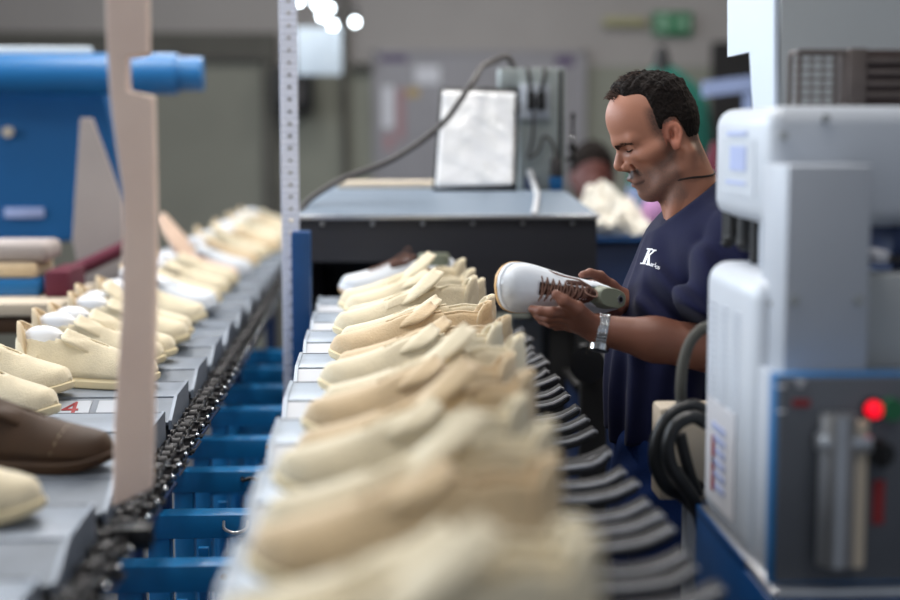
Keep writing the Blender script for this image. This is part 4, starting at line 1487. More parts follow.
# grey block behind the column at the far right
a = W(868, 250, 1.72)
MB().box2((W(869, 280, 1.64).x, 1.645, W(0, 376, 1.64).z), (1.0, 1.70, W(0, 279, 1.64).z), 0.004).build('rear_block', 'cabinet', mx)
MB().box2((W(866, 250, 1.66).x, 1.665, W(0, 268, 1.66).z), (1.0, 1.72, W(0, 262, 1.66).z), 0.002).build('rear_bar', 'chain', mx)
MB().box2((W(872, 257, 1.66).x, 1.655, W(0, 266, 1.66).z), (W(888, 257, 1.66).x, 1.70, W(0, 254, 1.66).z), 0.003).build('rear_knob', 'paper', mx)

# the machine and what stands on its arm are larger and farther back than drawn above
KM = 1.14
for o in (mx, wb, gb_):
    o.scale = (KM,) * 3
    o.location = (o.location.x * KM, o.location.y * KM, o.location.z * KM - 1.55 * (KM - 1))

# hoses and junction box between worker and machine
Yj = 2.36
jb = thing('junction_box', (W(680, 440, Yj).x, Yj, 0), 'cream junction box on a grey stand between the worker and the machine', 'box')
a, b = W(660, 408, Yj), W(716, 500, Yj)
MB().box2((a.x, Yj, b.z), (b.x, Yj + 0.07, a.z), 0.006).build('housing', 'tan_board', jb)
MB().box2((W(688, 508, Yj).x, Yj + 0.01, 0), (W(712, 508, Yj).x, Yj + 0.05, b.z + 0.005), 0.003).build('stand', 'machine_grey', jb)
a, b = W(676, 470, Yj - 0.03), W(700, 492, Yj - 0.03)
MB().box(W(689, 480, Yj - 0.02), (0.05, 0.03, 0.02), 0.004, Euler((0, math.radians(35), 0)).to_matrix()).build('connector', 'black', jb)
hs = MB()
hs.tube(bez([W(704, 412, 2.28), W(694, 406, 2.28), W(676, 412, 2.28), (W(660, 432, 2.28)), W(656, 462, 2.28), W(667, 486, 2.28), W(685, 497, 2.29), W(700, 515, 2.30), W(706, 540, 2.30)], 50), 0.0118, 12)
tag(hs.build('coiled_hose', 'black_hose', None), 'outer black hose loop hanging in front of the cream junction box', 'hose')
hs = MB()
hs.tube(bez([W(708, 424, 2.24), W(694, 417, 2.24), W(680, 422, 2.24), W(669, 440, 2.24), W(671, 465, 2.24), W(684, 485, 2.24), W(696, 505, 2.24), W(703, 530, 2.24)], 50), 0.0108, 12)
tag(hs.build('inner_hose', 'black_hose', None), 'inner black hose loop hanging beside the white machine body', 'hose')
hs = MB().tube(bez([W(680, 434, 2.27), W(684, 452, 2.27), W(690, 474, 2.27), W(698, 496, 2.27)], 24), 0.0095, 10)
tag(hs.build('straight_hose', 'black_hose', None), 'straight black hose across the cream junction box inside the loops', 'hose')
hs = MB().tube(bez([W(716, 326, 2.30), W(704, 328, 2.30), W(693, 338, 2.30), W(684, 360, 2.30), W(681, 385, 2.30), W(682, 415, 2.31)], 40), 0.009, 12)
tag(hs.build('grey_hose', 'dark_trim', None), 'grey hose arching out of the white machine in front of the forearm', 'hose')

# ------------------------------------------------------------------ the worker
MY = 2.75
EAR = np.array(W(679, 134, MY))
TH = math.radians(20)
YAWH = math.radians(-4)
ca, sa = math.cos(TH), math.sin(TH)
# head frame axes in the world: f forward (down-left), l to the worker's right (away from the camera), u up
f_ax = np.array([-ca, 0, -sa])
u_ax = np.array([-sa, 0, ca])
l_ax = np.array([0, 1.0, 0])
R_ = np.array(Matrix.Rotation(YAWH, 3, 'Z'))
f_ax, u_ax, l_ax = R_ @ f_ax, R_ @ u_ax, R_ @ l_ax
HB = np.stack([f_ax, l_ax, u_ax])          # rows
HW = lambda f, l, u: EAR + np.array([f, l, u]) @ HB
to_head = lambda p: (p - EAR.astype(np.float32)) @ HB.T.astype(np.float32)


def head_sdf(q):
    m = q.copy()
    m[:, 1] = np.abs(q[:, 1])
    d = ell(q, (0.034, 0, 0.038), (0.079, 0.070, 0.082))
    d = smin(d, ell(q, (0.062, 0, 0.060), (0.052, 0.056, 0.048)), 0.03)       # forehead
    d = smin(d, ell(q, (0.064, 0, -0.020), (0.042, 0.050, 0.058)), 0.03)      # mid face
    d = smin(d, rc(m, (0.030, 0.049, -0.058), (0.082, 0.016, -0.082), 0.0150, 0.0135), 0.026)   # jaw
    d = smin(d, ell(q, (0.0875, 0, -0.080), (0.0170, 0.022, 0.0170)), 0.016)     # chin
    d = smin(d, ell(q, (0.055, 0, -0.068), (0.036, 0.036, 0.026)), 0.03)
    d = smin(d, rc(m, (0.1045, 0.010, 0.0245), (0.086, 0.046, 0.0225), 0.0160, 0.0125), 0.010)  # brow ridge
    d = smin(d, rc(m, (0.078, 0.046, -0.016), (0.050, 0.060, -0.008), 0.0150, 0.0120), 0.016)   # cheek bone
    d = smin(d, ell(m, (0.092, 0.020, -0.050), (0.019, 0.024, 0.021)), 0.016)  # muzzle
    d = smax(d, -ell(m, (0.1135, 0.033, 0.0065), (0.0215, 0.0185, 0.0110)), 0.009)  # eye sockets
    d = smax(d, -ell(m, (0.093, 0.047, -0.045), (0.016, 0.014, 0.022)), 0.022)  # hollow of the cheek
    d = smin(d, ell(m, (0.0870, 0.031, 0.0060), (0.0140, 0.0150, 0.0112)), 0.003)  # eyeballs under lowered lids
    d = smin(d, rc(m, (0.1010, 0.020, 0.0150), (0.0860, 0.049, 0.0110), 0.0048, 0.0042), 0.005)  # upper lid fold
    d = smin(d, rc(m, (0.0965, 0.022, -0.0070), (0.0870, 0.044, -0.0055), 0.0040, 0.0035), 0.008)  # lower lid bag
    # nose
    n = rc(q, (0.1085, 0, 0.010), (0.1225, 0, -0.0165), 0.0075, 0.0100)
    n = smin(n, rc(m, (0.1010, 0.004, 0.006), (0.1030, 0.0125, -0.0180), 0.0080, 0.0085), 0.006)
    n = smin(n, ell(m, (0.1090, 0.0140, -0.0235), (0.0120, 0.0068, 0.0085)), 0.004)
    n = smin(n, rc(q, (0.1205, 0, -0.0195), (0.1060, 0, -0.0310), 0.0085, 0.0060), 0.005)
    d = smin(d, n, 0.005)
    d = smax(d, -ell(m, (0.1120, 0.0075, -0.0335), (0.0075, 0.0036, 0.0050)), 0.002)   # nostrils
    d = smax(d, -rc(m, (0.1010, 0.0215, -0.0220), (0.0985, 0.0190, -0.0300), 0.0022, 0.0016), 0.003)   # wing crease
    # lips
    d = smin(d, ell(q, (0.1065, 0, -0.0470), (0.0115, 0.0215, 0.0066)), 0.004)
    d = smin(d, ell(q, (0.1030, 0, -0.0608), (0.0105, 0.0195, 0.0066)), 0.004)
    d = smax(d, -rc(m, (0.1180, 0.0, -0.0543), (0.0960, 0.027, -0.0575), 0.0028, 0.0022), 0.002)
    d = smax(d, -ell(q, (0.1125, 0, -0.0705), (0.0085, 0.020, 0.0042)), 0.006)
    d = smax(d, -rc(m, (0.1000, 0.0230, -0.0270), (0.0915, 0.0350, -0.0560), 0.0018, 0.0012), 0.007)  # nasolabial fold
    for zz, am in ((0.050, 0.0008), (0.064, 0.0008), (0.078, 0.0006)):      # brow furrows
        d = smax(d, -rc(m, (0.1165 - (zz - 0.05) * 0.25, 0, zz), (0.100 - (zz - 0.05) * 0.2, 0.035, zz - 0.006), am + 0.0006, am), 0.004)
    return d


def ear_sdf(q):
    # both ears, slightly turned out
    m = q.copy()
    m[:, 1] = np.abs(q[:, 1])
    c = np.array([0.0165, 0.0685, 0.007], np.float32)
    t = math.radians(-14)
    r = m - c
    ff = r[:, 0] * math.cos(t) - r[:, 2] * math.sin(t)
    uu = r[:, 0] * math.sin(t) + r[:, 2] * math.cos(t)
    ll = r[:, 1] + ff * 0.45
    e = np.stack([ff, ll, uu], 1)
    top = np.where(uu > 0, 0.0190, 0.0240)
    rad = np.sqrt((ff / (0.0128 - 0.003 * np.clip(-uu / 0.028, 0, 1))) ** 2 + (uu / top) ** 2)
    body = np.maximum((rad - 1) * 0.014, np.abs(ll) - 0.0035)
    rim = np.sqrt(((rad - 0.90) * 0.014) ** 2 + (ll - 0.0038) ** 2) - 0.0032
    rim = np.where((ff > 0.004) & (uu < -0.002), rim + 0.01, rim)
    d = smin(body, rim, 0.004)
    d = smin(d, ell(e, (-0.002, 0.003, -0.022), (0.008, 0.005, 0.008)), 0.004)
    anti = ell(e, (-0.0035, 0.0035, 0.001), (0.0026, 0.0036, 0.012))
    d = smin(d, anti, 0.003)
    d = smax(d, -ell(e, (0.0035, 0.0045, -0.002), (0.0052, 0.0078, 0.0095)), 0.002)
    d = smin(d, ell(e, (0.0105, 0.003, -0.005), (0.0028, 0.004, 0.0055)), 0.003)
    return d


NB = np.array(W(699, 222, MY))
NT = HW(0.016, 0, -0.02)


def neck_sdf(p):
    d = rc(p, NT, NB, 0.0475, 0.062)
    q1, q2 = HW(0.002, -0.046, -0.035), np.array(W(672, 226, MY - 0.03))
    d = smin(d, rc(p, q1, q2, 0.013, 0.011), 0.02)
    d = smin(d, rc(p, HW(0.04, 0, -0.09), HW(0.012, 0, -0.17), 0.020, 0.018), 0.03)    # throat
    return d


SH_L, SH_R = np.array([0.640, 2.575, 1.370]), np.array([0.645, 2.925, 1.370])
EL_L, WR_L = np.array(W(722, 351, 2.515)), np.array(W(600, 330, 2.545))
EL_R, WR_R = np.array(W(712, 352, 2.96)), np.array(W(628, 304, 2.735))


def torso_prof(z, grow):
    zz = [0.78, 0.90, 1.0, 1.10, 1.22, 1.32, 1.40, 1.46]
    cx = interp(z, zz, [0.555, 0.550, 0.535, 0.535, 0.565, 0.602, 0.626, 0.632])
    a = interp(z, zz, [0.105, 0.108, 0.100, 0.102, 0.114, 0.114, 0.085, 0.05]) + grow
    b = interp(z, zz, [0.165, 0.168, 0.158, 0.158, 0.172, 0.175, 0.15, 0.08]) + grow
    return cx, a, b


def torso_sdf(p, grow=0.0, z0=0.86, z1=1.42):
    cx, a, b = torso_prof(p[:, 2], grow)
    rx, ry = (p[:, 0] - cx) / a, (p[:, 1] - MY) / b
    r = (np.abs(rx) ** 2.3 + np.abs(ry) ** 2.3) ** (1 / 2.3)
    d = (r - 1) * np.minimum(a, b)
    d = smax(d, p[:, 2] - z1, 0.05)
    return smax(d, z0 - p[:, 2], 0.02)


def skin_torso(p):
    d = torso_sdf(p, -0.032)
    d = smin(d, rc(p, SH_L, SH_R, 0.05, 0.05), 0.04)
    d = smin(d, rc(p, SH_L, EL_L, 0.047, 0.040), 0.02)
    d = smin(d, rc(p, SH_R, EL_R, 0.047, 0.040), 0.02)
    d = smin(d, neck_sdf(p), 0.03)
    for s in (-1, 1):
        hip, kn, an = (0.555, MY + s * 0.085, 0.90), (0.545, MY + s * 0.095, 0.49), (0.575, MY + s * 0.10, 0.085)
        d = smin(d, rc(p, hip, kn, 0.078, 0.052), 0.03)
        d = smin(d, rc(p, kn, an, 0.052, 0.036), 0.02)
        d = smin(d, rc(p, (0.585, MY + s * 0.10, 0.045), (0.40, MY + s * 0.115, 0.028), 0.036, 0.024), 0.02)
    return d


def head_all(p):
    q = to_head(p)
    d = head_sdf(q)
    d = smin(d, ear_sdf(q), 0.004)
    return smin(d, neck_sdf(p), 0.009)


V_head, Q_head = snet(head_all, EAR + np.array([-0.17, -0.105, -0.21]), EAR + np.array([0.11, 0.105, 0.135]), 0.0022)
V_body, Q_body = snet(skin_torso, (0.33, 2.44, 0.0), (0.78, 3.06, 1.45), 0.011)

# hands: knuckle rows and finger chains, from the wrist outwards
P_ = lambda px, py, Y: np.array(W(px, py, Y))
LH = dict(
    palm=[P_(598, 329, 2.545), P_(580, 321, 2.535)],
    kn=[P_(568, 311, 2.512), P_(566, 316, 2.530), P_(567, 321, 2.550), P_(571, 325, 2.570)],
    fing=[[P_(568, 311, 2.512), P_(551, 312.5, 2.500), P_(540, 311, 2.505), P_(532, 309, 2.517)],
          [P_(566, 316, 2.530), P_(549, 318, 2.535), P_(539, 316, 2.552), P_(534, 311.5, 2.567)],
          [P_(567, 321, 2.550), P_(551, 323, 2.562), P_(542, 320, 2.580), P_(539, 314, 2.594)],
          [P_(571, 325, 2.570), P_(557, 326, 2.586), P_(550, 323, 2.600), P_(548, 317, 2.612)]],
    thumb=[P_(590, 322, 2.528), P_(577, 309, 2.500), P_(564, 301, 2.488), P_(556, 294.5, 2.492)])
RH = dict(
    palm=[P_(628, 304, 2.735), P_(617, 298, 2.738)],
    kn=[P_(611, 286, 2.722), P_(607, 292, 2.742), P_(606, 299, 2.750), P_(608, 306, 2.748)],
    fing=[[P_(611, 286, 2.722), P_(600, 276, 2.705), P_(590, 273, 2.688), P_(582, 275, 2.670)],
          [P_(607, 292, 2.742), P_(592, 285, 2.742), P_(580, 284, 2.728), P_(572, 286, 2.712)],
          [P_(606, 299, 2.750), P_(590, 295, 2.756), P_(579, 295, 2.744), P_(571, 297, 2.728)],
          [P_(608, 306, 2.748), P_(595, 305, 2.752), P_(586, 306, 2.742), P_(580, 307, 2.728)]],
    thumb=[P_(622, 304, 2.715), P_(617, 309, 2.690), P_(609, 311, 2.668), P_(599, 312.5, 2.655)])
FR = [(0.0108, 0.0095, 0.0082, 0.0070), (0.0110, 0.0096, 0.0083, 0.0071), (0.0104, 0.0090, 0.0078, 0.0067), (0.0094, 0.0080, 0.0069, 0.0060)]


def hand_sdf(p, Hd, elbow, wrist):
    d = rc(p, elbow, elbow * 0.45 + wrist * 0.55, 0.043, 0.036)
    d = smin(d, rc(p, elbow * 0.45 + wrist * 0.55, wrist, 0.036, 0.0255), 0.02)
    for k in range(4):
        d = smin(d, rc(p, Hd['palm'][0], Hd['kn'][k], 0.0175, 0.0125), 0.012)
    d = smin(d, rc(p, Hd['palm'][1], Hd['thumb'][1], 0.015, 0.0115), 0.014)
    for k in range(4):
        d = smin(d, chain_sdf(p, Hd['fing'][k], FR[k], 0.004), 0.006)
    th = chain_sdf(p, Hd['thumb'], (0.0150, 0.0120, 0.0105, 0.0082), 0.004)
    return smin(d, th, 0.008)


def bounds(Hd, e, w_):
    a = np.array([e, w_] + Hd['palm'] + Hd['kn'] + Hd['thumb'] + [q for f in Hd['fing'] for q in f])
    return a.min(0) - 0.05, a.max(0) + 0.05


b0, b1 = bounds(LH, EL_L, WR_L)
V_lh, Q_lh = snet(lambda p: hand_sdf(p, LH, EL_L, WR_L), b0, b1, 0.0027)
b0, b1 = bounds(RH, EL_R, WR_R)
V_rh, Q_rh = snet(lambda p: hand_sdf(p, RH, EL_R, WR_R), b0, b1, 0.0033)

MAN = thing('person', (0.55, MY, 0), 'worker in a navy printed t-shirt looking down at the white sneaker in his hands', 'person')
OFF = (0.55, MY, 0)
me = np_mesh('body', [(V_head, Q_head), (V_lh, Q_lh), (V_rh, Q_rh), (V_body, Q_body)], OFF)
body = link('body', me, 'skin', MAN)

# skin tone: cropped greying beard and lips are colour of the skin itself
Vall = np.concatenate([V_head, V_lh, V_rh, V_body]).astype(np.float32)
q = to_head(Vall)
base = np.array(lin((168, 114, 91)))
colr = np.tile(base, (len(Vall), 1))
isH = np.zeros(len(Vall), bool)
isH[:len(V_head)] = True
colr[len(V_head):len(V_head) + len(V_lh) + len(V_rh)] = np.array(lin((122, 78, 62)))


def mixc(mask, rgb):
    global colr
    colr = colr * (1 - mask[:, None]) + np.array(lin(rgb)) * mask[:, None]


def sst(x, a, b):
    t = np.clip((x - a) / (b - a), 0, 1)
    return t * t * (3 - 2 * t)


A = np.abs(q[:, 1])
rng = np.random.default_rng(4)
grain = 0.8 + 0.4 * rng.random(len(Vall))
line = -0.030 + 0.30 * (0.085 - q[:, 0]) * (q[:, 0] < 0.085) - 0.25 * np.clip(A - 0.03, 0, 1) * 0
beard = sst(line - q[:, 2], 0.0, 0.018) * sst(q[:, 0], 0.020, 0.036) * sst(q[:, 2], -0.125, -0.10) * isH
mouth = np.exp(-((q[:, 2] + 0.054) / 0.010) ** 2) * np.exp(-(A / 0.022) ** 4) * (q[:, 0] > 0.09) * isH
mixc(np.clip(beard * 0.55 * grain * (1 - mouth), 0, 1), (92, 82, 78))
mous = sst(q[:, 2], -0.050, -0.045) * sst(-q[:, 2], 0.0305, 0.0345) * sst(-A, -0.034, -0.024) * (q[:, 0] > 0.09) * isH
mixc(np.clip(mous * 0.95 * grain, 0, 1), (36, 29, 28))
slit = np.exp(-((q[:, 2] + 0.0548 + 0.12 * A) / 0.0034) ** 2) * (A < 0.032) * (q[:, 0] > 0.078) * isH
mixc(np.clip(mouth * 0.6, 0, 1), (128, 76, 68))
mixc(np.clip(slit * 0.8, 0, 1), (50, 28, 26))
sideb = sst(q[:, 0], 0.016, 0.026) * sst(-q[:, 0], -0.052, -0.034) * sst(q[:, 2], -0.05, -0.02) * sst(-q[:, 2], -0.07, -0.04) * isH * (A > 0.04)
mixc(np.clip(sideb * 0.55 * grain, 0, 1), (84, 66, 58))
fade = sst(q[:, 2] - (0.004 - 0.070 * sst(-q[:, 0], -0.004, 0.024)), -0.012, 0.030) * sst(-q[:, 0], -0.062, -0.044) * sst(-q[:, 2], -0.075, -0.055) * isH * (A > 0.02)
fade = np.where((A > 0.062) & (q[:, 0] < 0.034) & (q[:, 0] > 0.002) & (q[:, 2] < 0.026), 0, fade)
mixc(np.clip(fade * 0.72 * grain, 0, 1), (52, 38, 33))
lid_shade = np.exp(-(((q[:, 2] - 0.004) / 0.008) ** 2 + ((A - 0.032) / 0.016) ** 2)) * (q[:, 0] > 0.07) * isH
mixc(np.clip(lid_shade * 0.65, 0, 1), (96, 60, 50))  # paints the shade of the eye socket into the skin colour
earm = (A > 0.064) * (q[:, 0] < 0.036) * (q[:, 0] > -0.002) * (np.abs(q[:, 2]) < 0.030) * isH
mixc(np.clip(earm * 0.4, 0, 1), (196, 112, 88))
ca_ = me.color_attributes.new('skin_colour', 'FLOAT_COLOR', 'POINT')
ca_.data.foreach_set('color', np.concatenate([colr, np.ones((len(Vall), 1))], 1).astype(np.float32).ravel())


def wob(p, s, seed=0):
    return (np.sin(p[:, 0] * s + seed) * np.sin(p[:, 1] * s * 1.13 + 1.3 * seed) + np.sin(p[:, 2] * s * 0.93 + 2.1 * seed) * np.sin((p[:, 0] + p[:, 1]) * s * 0.71 + seed)) * 0.5


def hair_sdf(p):
    q = to_head(p)
    A = np.abs(q[:, 1])
    d = head_sdf(q)
    f, u = q[:, 0], q[:, 2]
    # hairline: receding temples, forelock on top, sideburn, nape
    front = 0.072 + 0.020 * np.exp(-(A / 0.032) ** 2) - 0.030 * sst(A, 0.040, 0.062)
    m = sst(front - f + 0.10 * np.clip(u - 0.09, 0, 1), -0.004, 0.006)                             # behind the hairline
    low = 0.030 + 0.016 * sst(f, 0.036, 0.055) - 0.016 * np.exp(-((f - 0.036) / 0.006) ** 2) - 0.095 * sst(-f, -0.006, 0.022)
    m = m * sst(u - low, -0.006, 0.012)
    top = sst(u, 0.055, 0.10)
    thick = 0.0022 + 0.0068 * top + 0.004 * top * sst(f, 0.0, 0.06) * np.exp(-(A / 0.04) ** 2)
    tuft = wob(q * np.array([1.0, 1.0, 0.6], np.float32), 260, 1.7) * 0.0032 * (0.25 + top) + wob(q, 520, 0.4) * 0.0014
    return d - (thick + tuft) * m + 0.006 * (1 - m)


V_h, Q_h = snet(hair_sdf, EAR + np.array([-0.17, -0.10, -0.06]), EAR + np.array([0.08, 0.10, 0.14]), 0.0020)
link('hair', np_mesh('hair', [(V_h, Q_h)], OFF), 'hair', MAN)
# wispy forelock strands and brows
wis = MB()
rw = random.Random(9)
offv = np.array(OFF)
for i in range(900):
    f0, l0 = rw.uniform(0.028, 0.097), max(-0.028, min(0.028, rw.gauss(0, 0.016)))
    zs = np.linspace(0.14, 0.05, 80)
    qs = np.stack([np.full(80, f0), np.full(80, l0), zs], 1).astype(np.float32)
    p0 = np.array([f0, l0, zs[np.argmax(head_sdf(qs) < 0)]])
    ln = rw.uniform(0.009, 0.018) * (1.25 if f0 < 0.06 else 0.8)
    dr = np.array([rw.uniform(-0.1, 0.7), rw.uniform(-0.4, 0.4), rw.uniform(0.35, 1.0)])
    dr /= np.linalg.norm(dr)
    pts = [p0 - dr * 0.002, p0 + dr * ln * 0.4, p0 + dr * ln * 0.75 + np.array([ln * 0.1, 0, -ln * 0.02]), p0 + dr * ln + np.array([ln * 0.3, 0, -ln * 0.12])]
    wis.tube([Vector(HW(*v)) for v in pts], [0.0006, 0.00055, 0.0004, 0.0002], 5)
wis.build('forelock', 'hair_brown', MAN)
for s in (-1, 1):
    br = MB()
    for i in range(130):
        t = rw.random()
        l0, u0 = s * (0.008 + 0.047 * t), 0.0140 + 0.004 * math.sin(t * PI) - 0.000 * t + rw.uniform(-0.0042, 0.0034) * (1 - 0.4 * t)
        fs = np.linspace(0.14, 0.05, 90)
        qs = np.stack([fs, np.full(90, l0), np.full(90, u0)], 1).astype(np.float32)
        f0 = fs[np.argmax(head_sdf(qs) < 0)]
        a = HW(f0 - 0.001, l0, u0)
        b = HW(f0 + 0.0012, l0 + s * 0.008, u0 + 0.0015)
        br.tube([Vector(a), Vector(b)], [0.0007, 0.0004], 5)
    br.build('eyebrow', 'hair_brown', MAN)
    ls = MB()
    pts = []
    for i in range(12):
        t = i / 11
        l0, u0 = s * (0.018 + 0.029 * t), 0.0042 - 0.0022 * math.sin(t * PI)
        fs = np.linspace(0.13, 0.05, 90)
        qs = np.stack([fs, np.full(90, l0), np.full(90, u0)], 1).astype(np.float32)
        f0 = fs[np.argmax(head_sdf(qs) < 0)]
        pts.append(Vector(HW(f0 + 0.0006, l0, u0)))
    ks = np.arange(12)
    P = np.array([to_head(np.array([[*v]], np.float32))[0] for v in pts])
    fit = np.polyval(np.polyfit(ks, P[:, 0], 2), ks)
    pts = [Vector(HW(fit[i] + 0.0008, P[i, 1], P[i, 2])) for i in range(12)]
    ls.tube(pts, [0.0006] + [0.0012] * 10 + [0.0006], 6)
    ls.build('eyelashes', 'hair', MAN)
# cord around the neck
def cord_at(ang, h):
    ax = NB - NT
    n_ = ax / np.linalg.norm(ax)
    e1 = np.cross(n_, [0, 1, 0])
    e1 /= np.linalg.norm(e1)
    e2 = np.cross(n_, e1)
    c0 = NT + ax * h
    dirv = e1 * math.cos(ang) + e2 * math.sin(ang)
    rs_ = np.linspace(0.12, 0.03, 120)
    qs = (c0[None] + rs_[:, None] * dirv[None]).astype(np.float32)
    return Vector(c0 + dirv * (rs_[np.argmax(neck_sdf(qs) < 0)] + 0.001))


cpts = []
for k in range(48):
    a = k / 48 * 2 * PI
    cpts.append(cord_at(a, 0.42 + 0.05 * math.sin(a * 2 + 0.5)))
MB().tube(cpts, 0.0019, 6, closed=True).build('neck_cord', 'cord', MAN)

# t-shirt
SLV = np.array(W(704, 322, 2.53))


def shirt_sdf(p):
    d = torso_sdf(p, 0.004, 0.90, 1.44)
    sh = rc(p, SH_L, SH_R, 0.060, 0.060)
    d = smin(d, sh, 0.05)
    d = smin(d, rc(p, NB + np.array([0, 0, -0.035]), NB + np.array([0.01, 0, 0.0]), 0.085, 0.072), 0.06)
    for S_, e_, hem in ((SH_L, SLV, 1.0), (SH_R, np.array([SLV[0] + 0.01, 2.965, SLV[2]]), 1.0)):
        s_ = rc(p, S_, e_, 0.064, 0.066)
        ax = (e_ - S_) / np.linalg.norm(e_ - S_)
        s_ = smax(s_, (p - e_.astype(np.float32)) @ ax.astype(np.float32), 0.008)
        d = smin(d, s_, 0.009)
    # folds: hanging pleats down the front, drag lines from the shoulder, rumples at the hem
    z = p[:, 2]
    ang = np.arctan2(p[:, 1] - MY, -(p[:, 0] - 0.56))
    low = sst(-z, -1.30, -1.05)
    hi = sst(-z, -1.40, -1.28)
    fold = 0.015 * np.sqrt(np.sin(ang * 5 + 0.8 * np.sin(z * 7) + 0.4) ** 2 + 0.03) * (0.30 * hi + low) - 0.006 * low + 0.0035 * np.sin(ang * 15 + z * 9) * low
    drag = 0.0095 * np.sin((p[:, 0] * 0.9 + z * 0.55) * 95 + np.sin(z * 30)) * sst(z, 1.12, 1.2) * sst(-z, -1.40, -1.34)
    drag = drag * sst(MY - p[:, 1], 0.05, 0.12)
    d = d + fold + drag
    # hem
    d = smax(d, 0.985 + 0.006 * np.sin(ang * 5) - z, 0.006)
    # neckline
    A_, B_ = np.array(W(711, 178, MY)), np.array(W(655, 222, MY))
    t = B_ - A_
    nrm = np.array([t[2], 0, -t[0]])
    nrm /= np.linalg.norm(nrm)
    if nrm[2] < 0:
        nrm = -nrm
    side = 0.012 * np.clip(1 - ((p[:, 1] - MY) / 0.085) ** 2, -3, 1)
    d = smax(d, (p - A_.astype(np.float32)) @ nrm.astype(np.float32) + side * 0.5, 0.004)
    return d


V_s, Q_s = snet(shirt_sdf, (0.36, 2.42, 0.95), (0.80, 3.08, 1.50), 0.0045)
shirt = link('shirt', np_mesh('shirt', [(V_s, Q_s)], OFF), 'shirt', MAN)


def trouser_sdf(p):
    d = torso_sdf(p, -0.004, 0.80, 1.03)
    for s in (-1, 1):
        hip, kn, an = (0.555, MY + s * 0.088, 0.88), (0.548, MY + s * 0.098, 0.48), (0.572, MY + s * 0.10, 0.08)
        d = smin(d, rc(p, hip, kn, 0.100, 0.078), 0.03)
        d = smin(d, rc(p, kn, an, 0.078, 0.066), 0.03)
    d = d + 0.004 * np.sin(p[:, 2] * 38 + p[:, 0] * 20) * sst(-p[:, 2], -0.9, -0.6) + 0.002 * np.sin(p[:, 2] * 90 + p[:, 1] * 60)
    return smax(d, 0.055 - p[:, 2], 0.005)


V_t, Q_t = snet(trouser_sdf, (0.40, 2.48, 0.03), (0.72, 3.02, 1.06), 0.009)
link('trousers', np_mesh('trousers', [(V_t, Q_t)], OFF), 'trousers', MAN)
for s in (-1, 1):
    mb = MB()
    rings = []
    for zz, g in ((0.0, 0.004), (0.012, 0.007), (0.024, 0.006), (0.05, 0.002), (0.075, -0.012), (0.085, -0.028)):
        rings.append([Vector((0.63 - x * 1.02 + 0.0, MY + s * 0.105 + y, zz)) for x, y in outline(g)])
    mb.loft(rings).build('work_shoe', 'black', MAN)

# chest print, laid on to the cloth
bv = BVHTree.FromPolygons([tuple(v) for v in V_s], [tuple(q) for q in Q_s])


def on_shirt(px, py):
    d = CAMROT @ Vector(((px - 450) / FPX, (300 - py) / FPX, -1))
    d.normalize()
    hit = bv.ray_cast(EYE, d)
    return (hit[0] - d * 0.0015) if hit[0] else EYE + d * 2.6


lg = MB()


def quad_strip(pts, n=4):
    """a printed stroke: quad a b c d in photo pixels, subdivided so that it follows the cloth"""
    a, b, c, d = [Vector(p) for p in pts]
    g = []
    for i in range(n + 1):
        row = []
        for j in range(3):
            u, v = j / 2, i / n
            pp = a * (1 - u) * (1 - v) + b * u * (1 - v) + c * u * v + d * (1 - u) * v
            row.append(lg.bm.verts.new(on_shirt(pp.x, pp.y)))
        g.append(row)
    for i in range(n):
        for j in range(2):
            lg.bm.faces.new((g[i][j], g[i][j + 1], g[i + 1][j + 1], g[i + 1][j]))


quad_strip([(648.2, 249.2), (650.8, 249.4), (645.0, 263.6), (642.2, 263.2)])            # stem
quad_strip([(646.8, 248.2), (652.6, 248.6), (652.4, 249.8), (646.6, 249.4)], 2)         # serif
quad_strip([(640.4, 262.6), (646.4, 263.4), (646.2, 264.5), (640.2, 263.8)], 2)
quad_strip([(653.6, 250.2), (655.4, 250.6), (647.4, 257.6), (646.6, 256.6)])            # upper arm
quad_strip([(651.8, 249.2), (656.6, 249.9), (656.4, 251.0), (651.6, 250.3)], 2)
quad_strip([(648.0, 255.8), (649.9, 255.2), (649.6, 265.0), (646.8, 264.6)])            # lower arm
quad_strip([(646.2, 263.8), (651.0, 264.6), (650.8, 265.6), (646.0, 264.9)], 2)
for ch_, px, py in (('a', 651.2, 264.2), ('r', 653.2, 264.8), ('l', 654.9, 265.0), ('o', 656.6, 266.6), ('s', 658.6, 267.4)):
    tm = text_mesh(ch_, 6.2, 0.2, 0.0)
    n0 = len(lg.bm.verts)
    vs = []
    for v in tm.vertices:
        vs.append(lg.bm.verts.new(on_shirt(px + v.co.x, py - v.co.y + v.co.x * 0.12)))
    for po in tm.polygons:
        try:
            lg.bm.faces.new([vs[i] for i in po.vertices])
        except ValueError:
            pass
    bpy.data.meshes.remove(tm)
lg.build('chest_print', 'print_white', MAN, smooth=False)

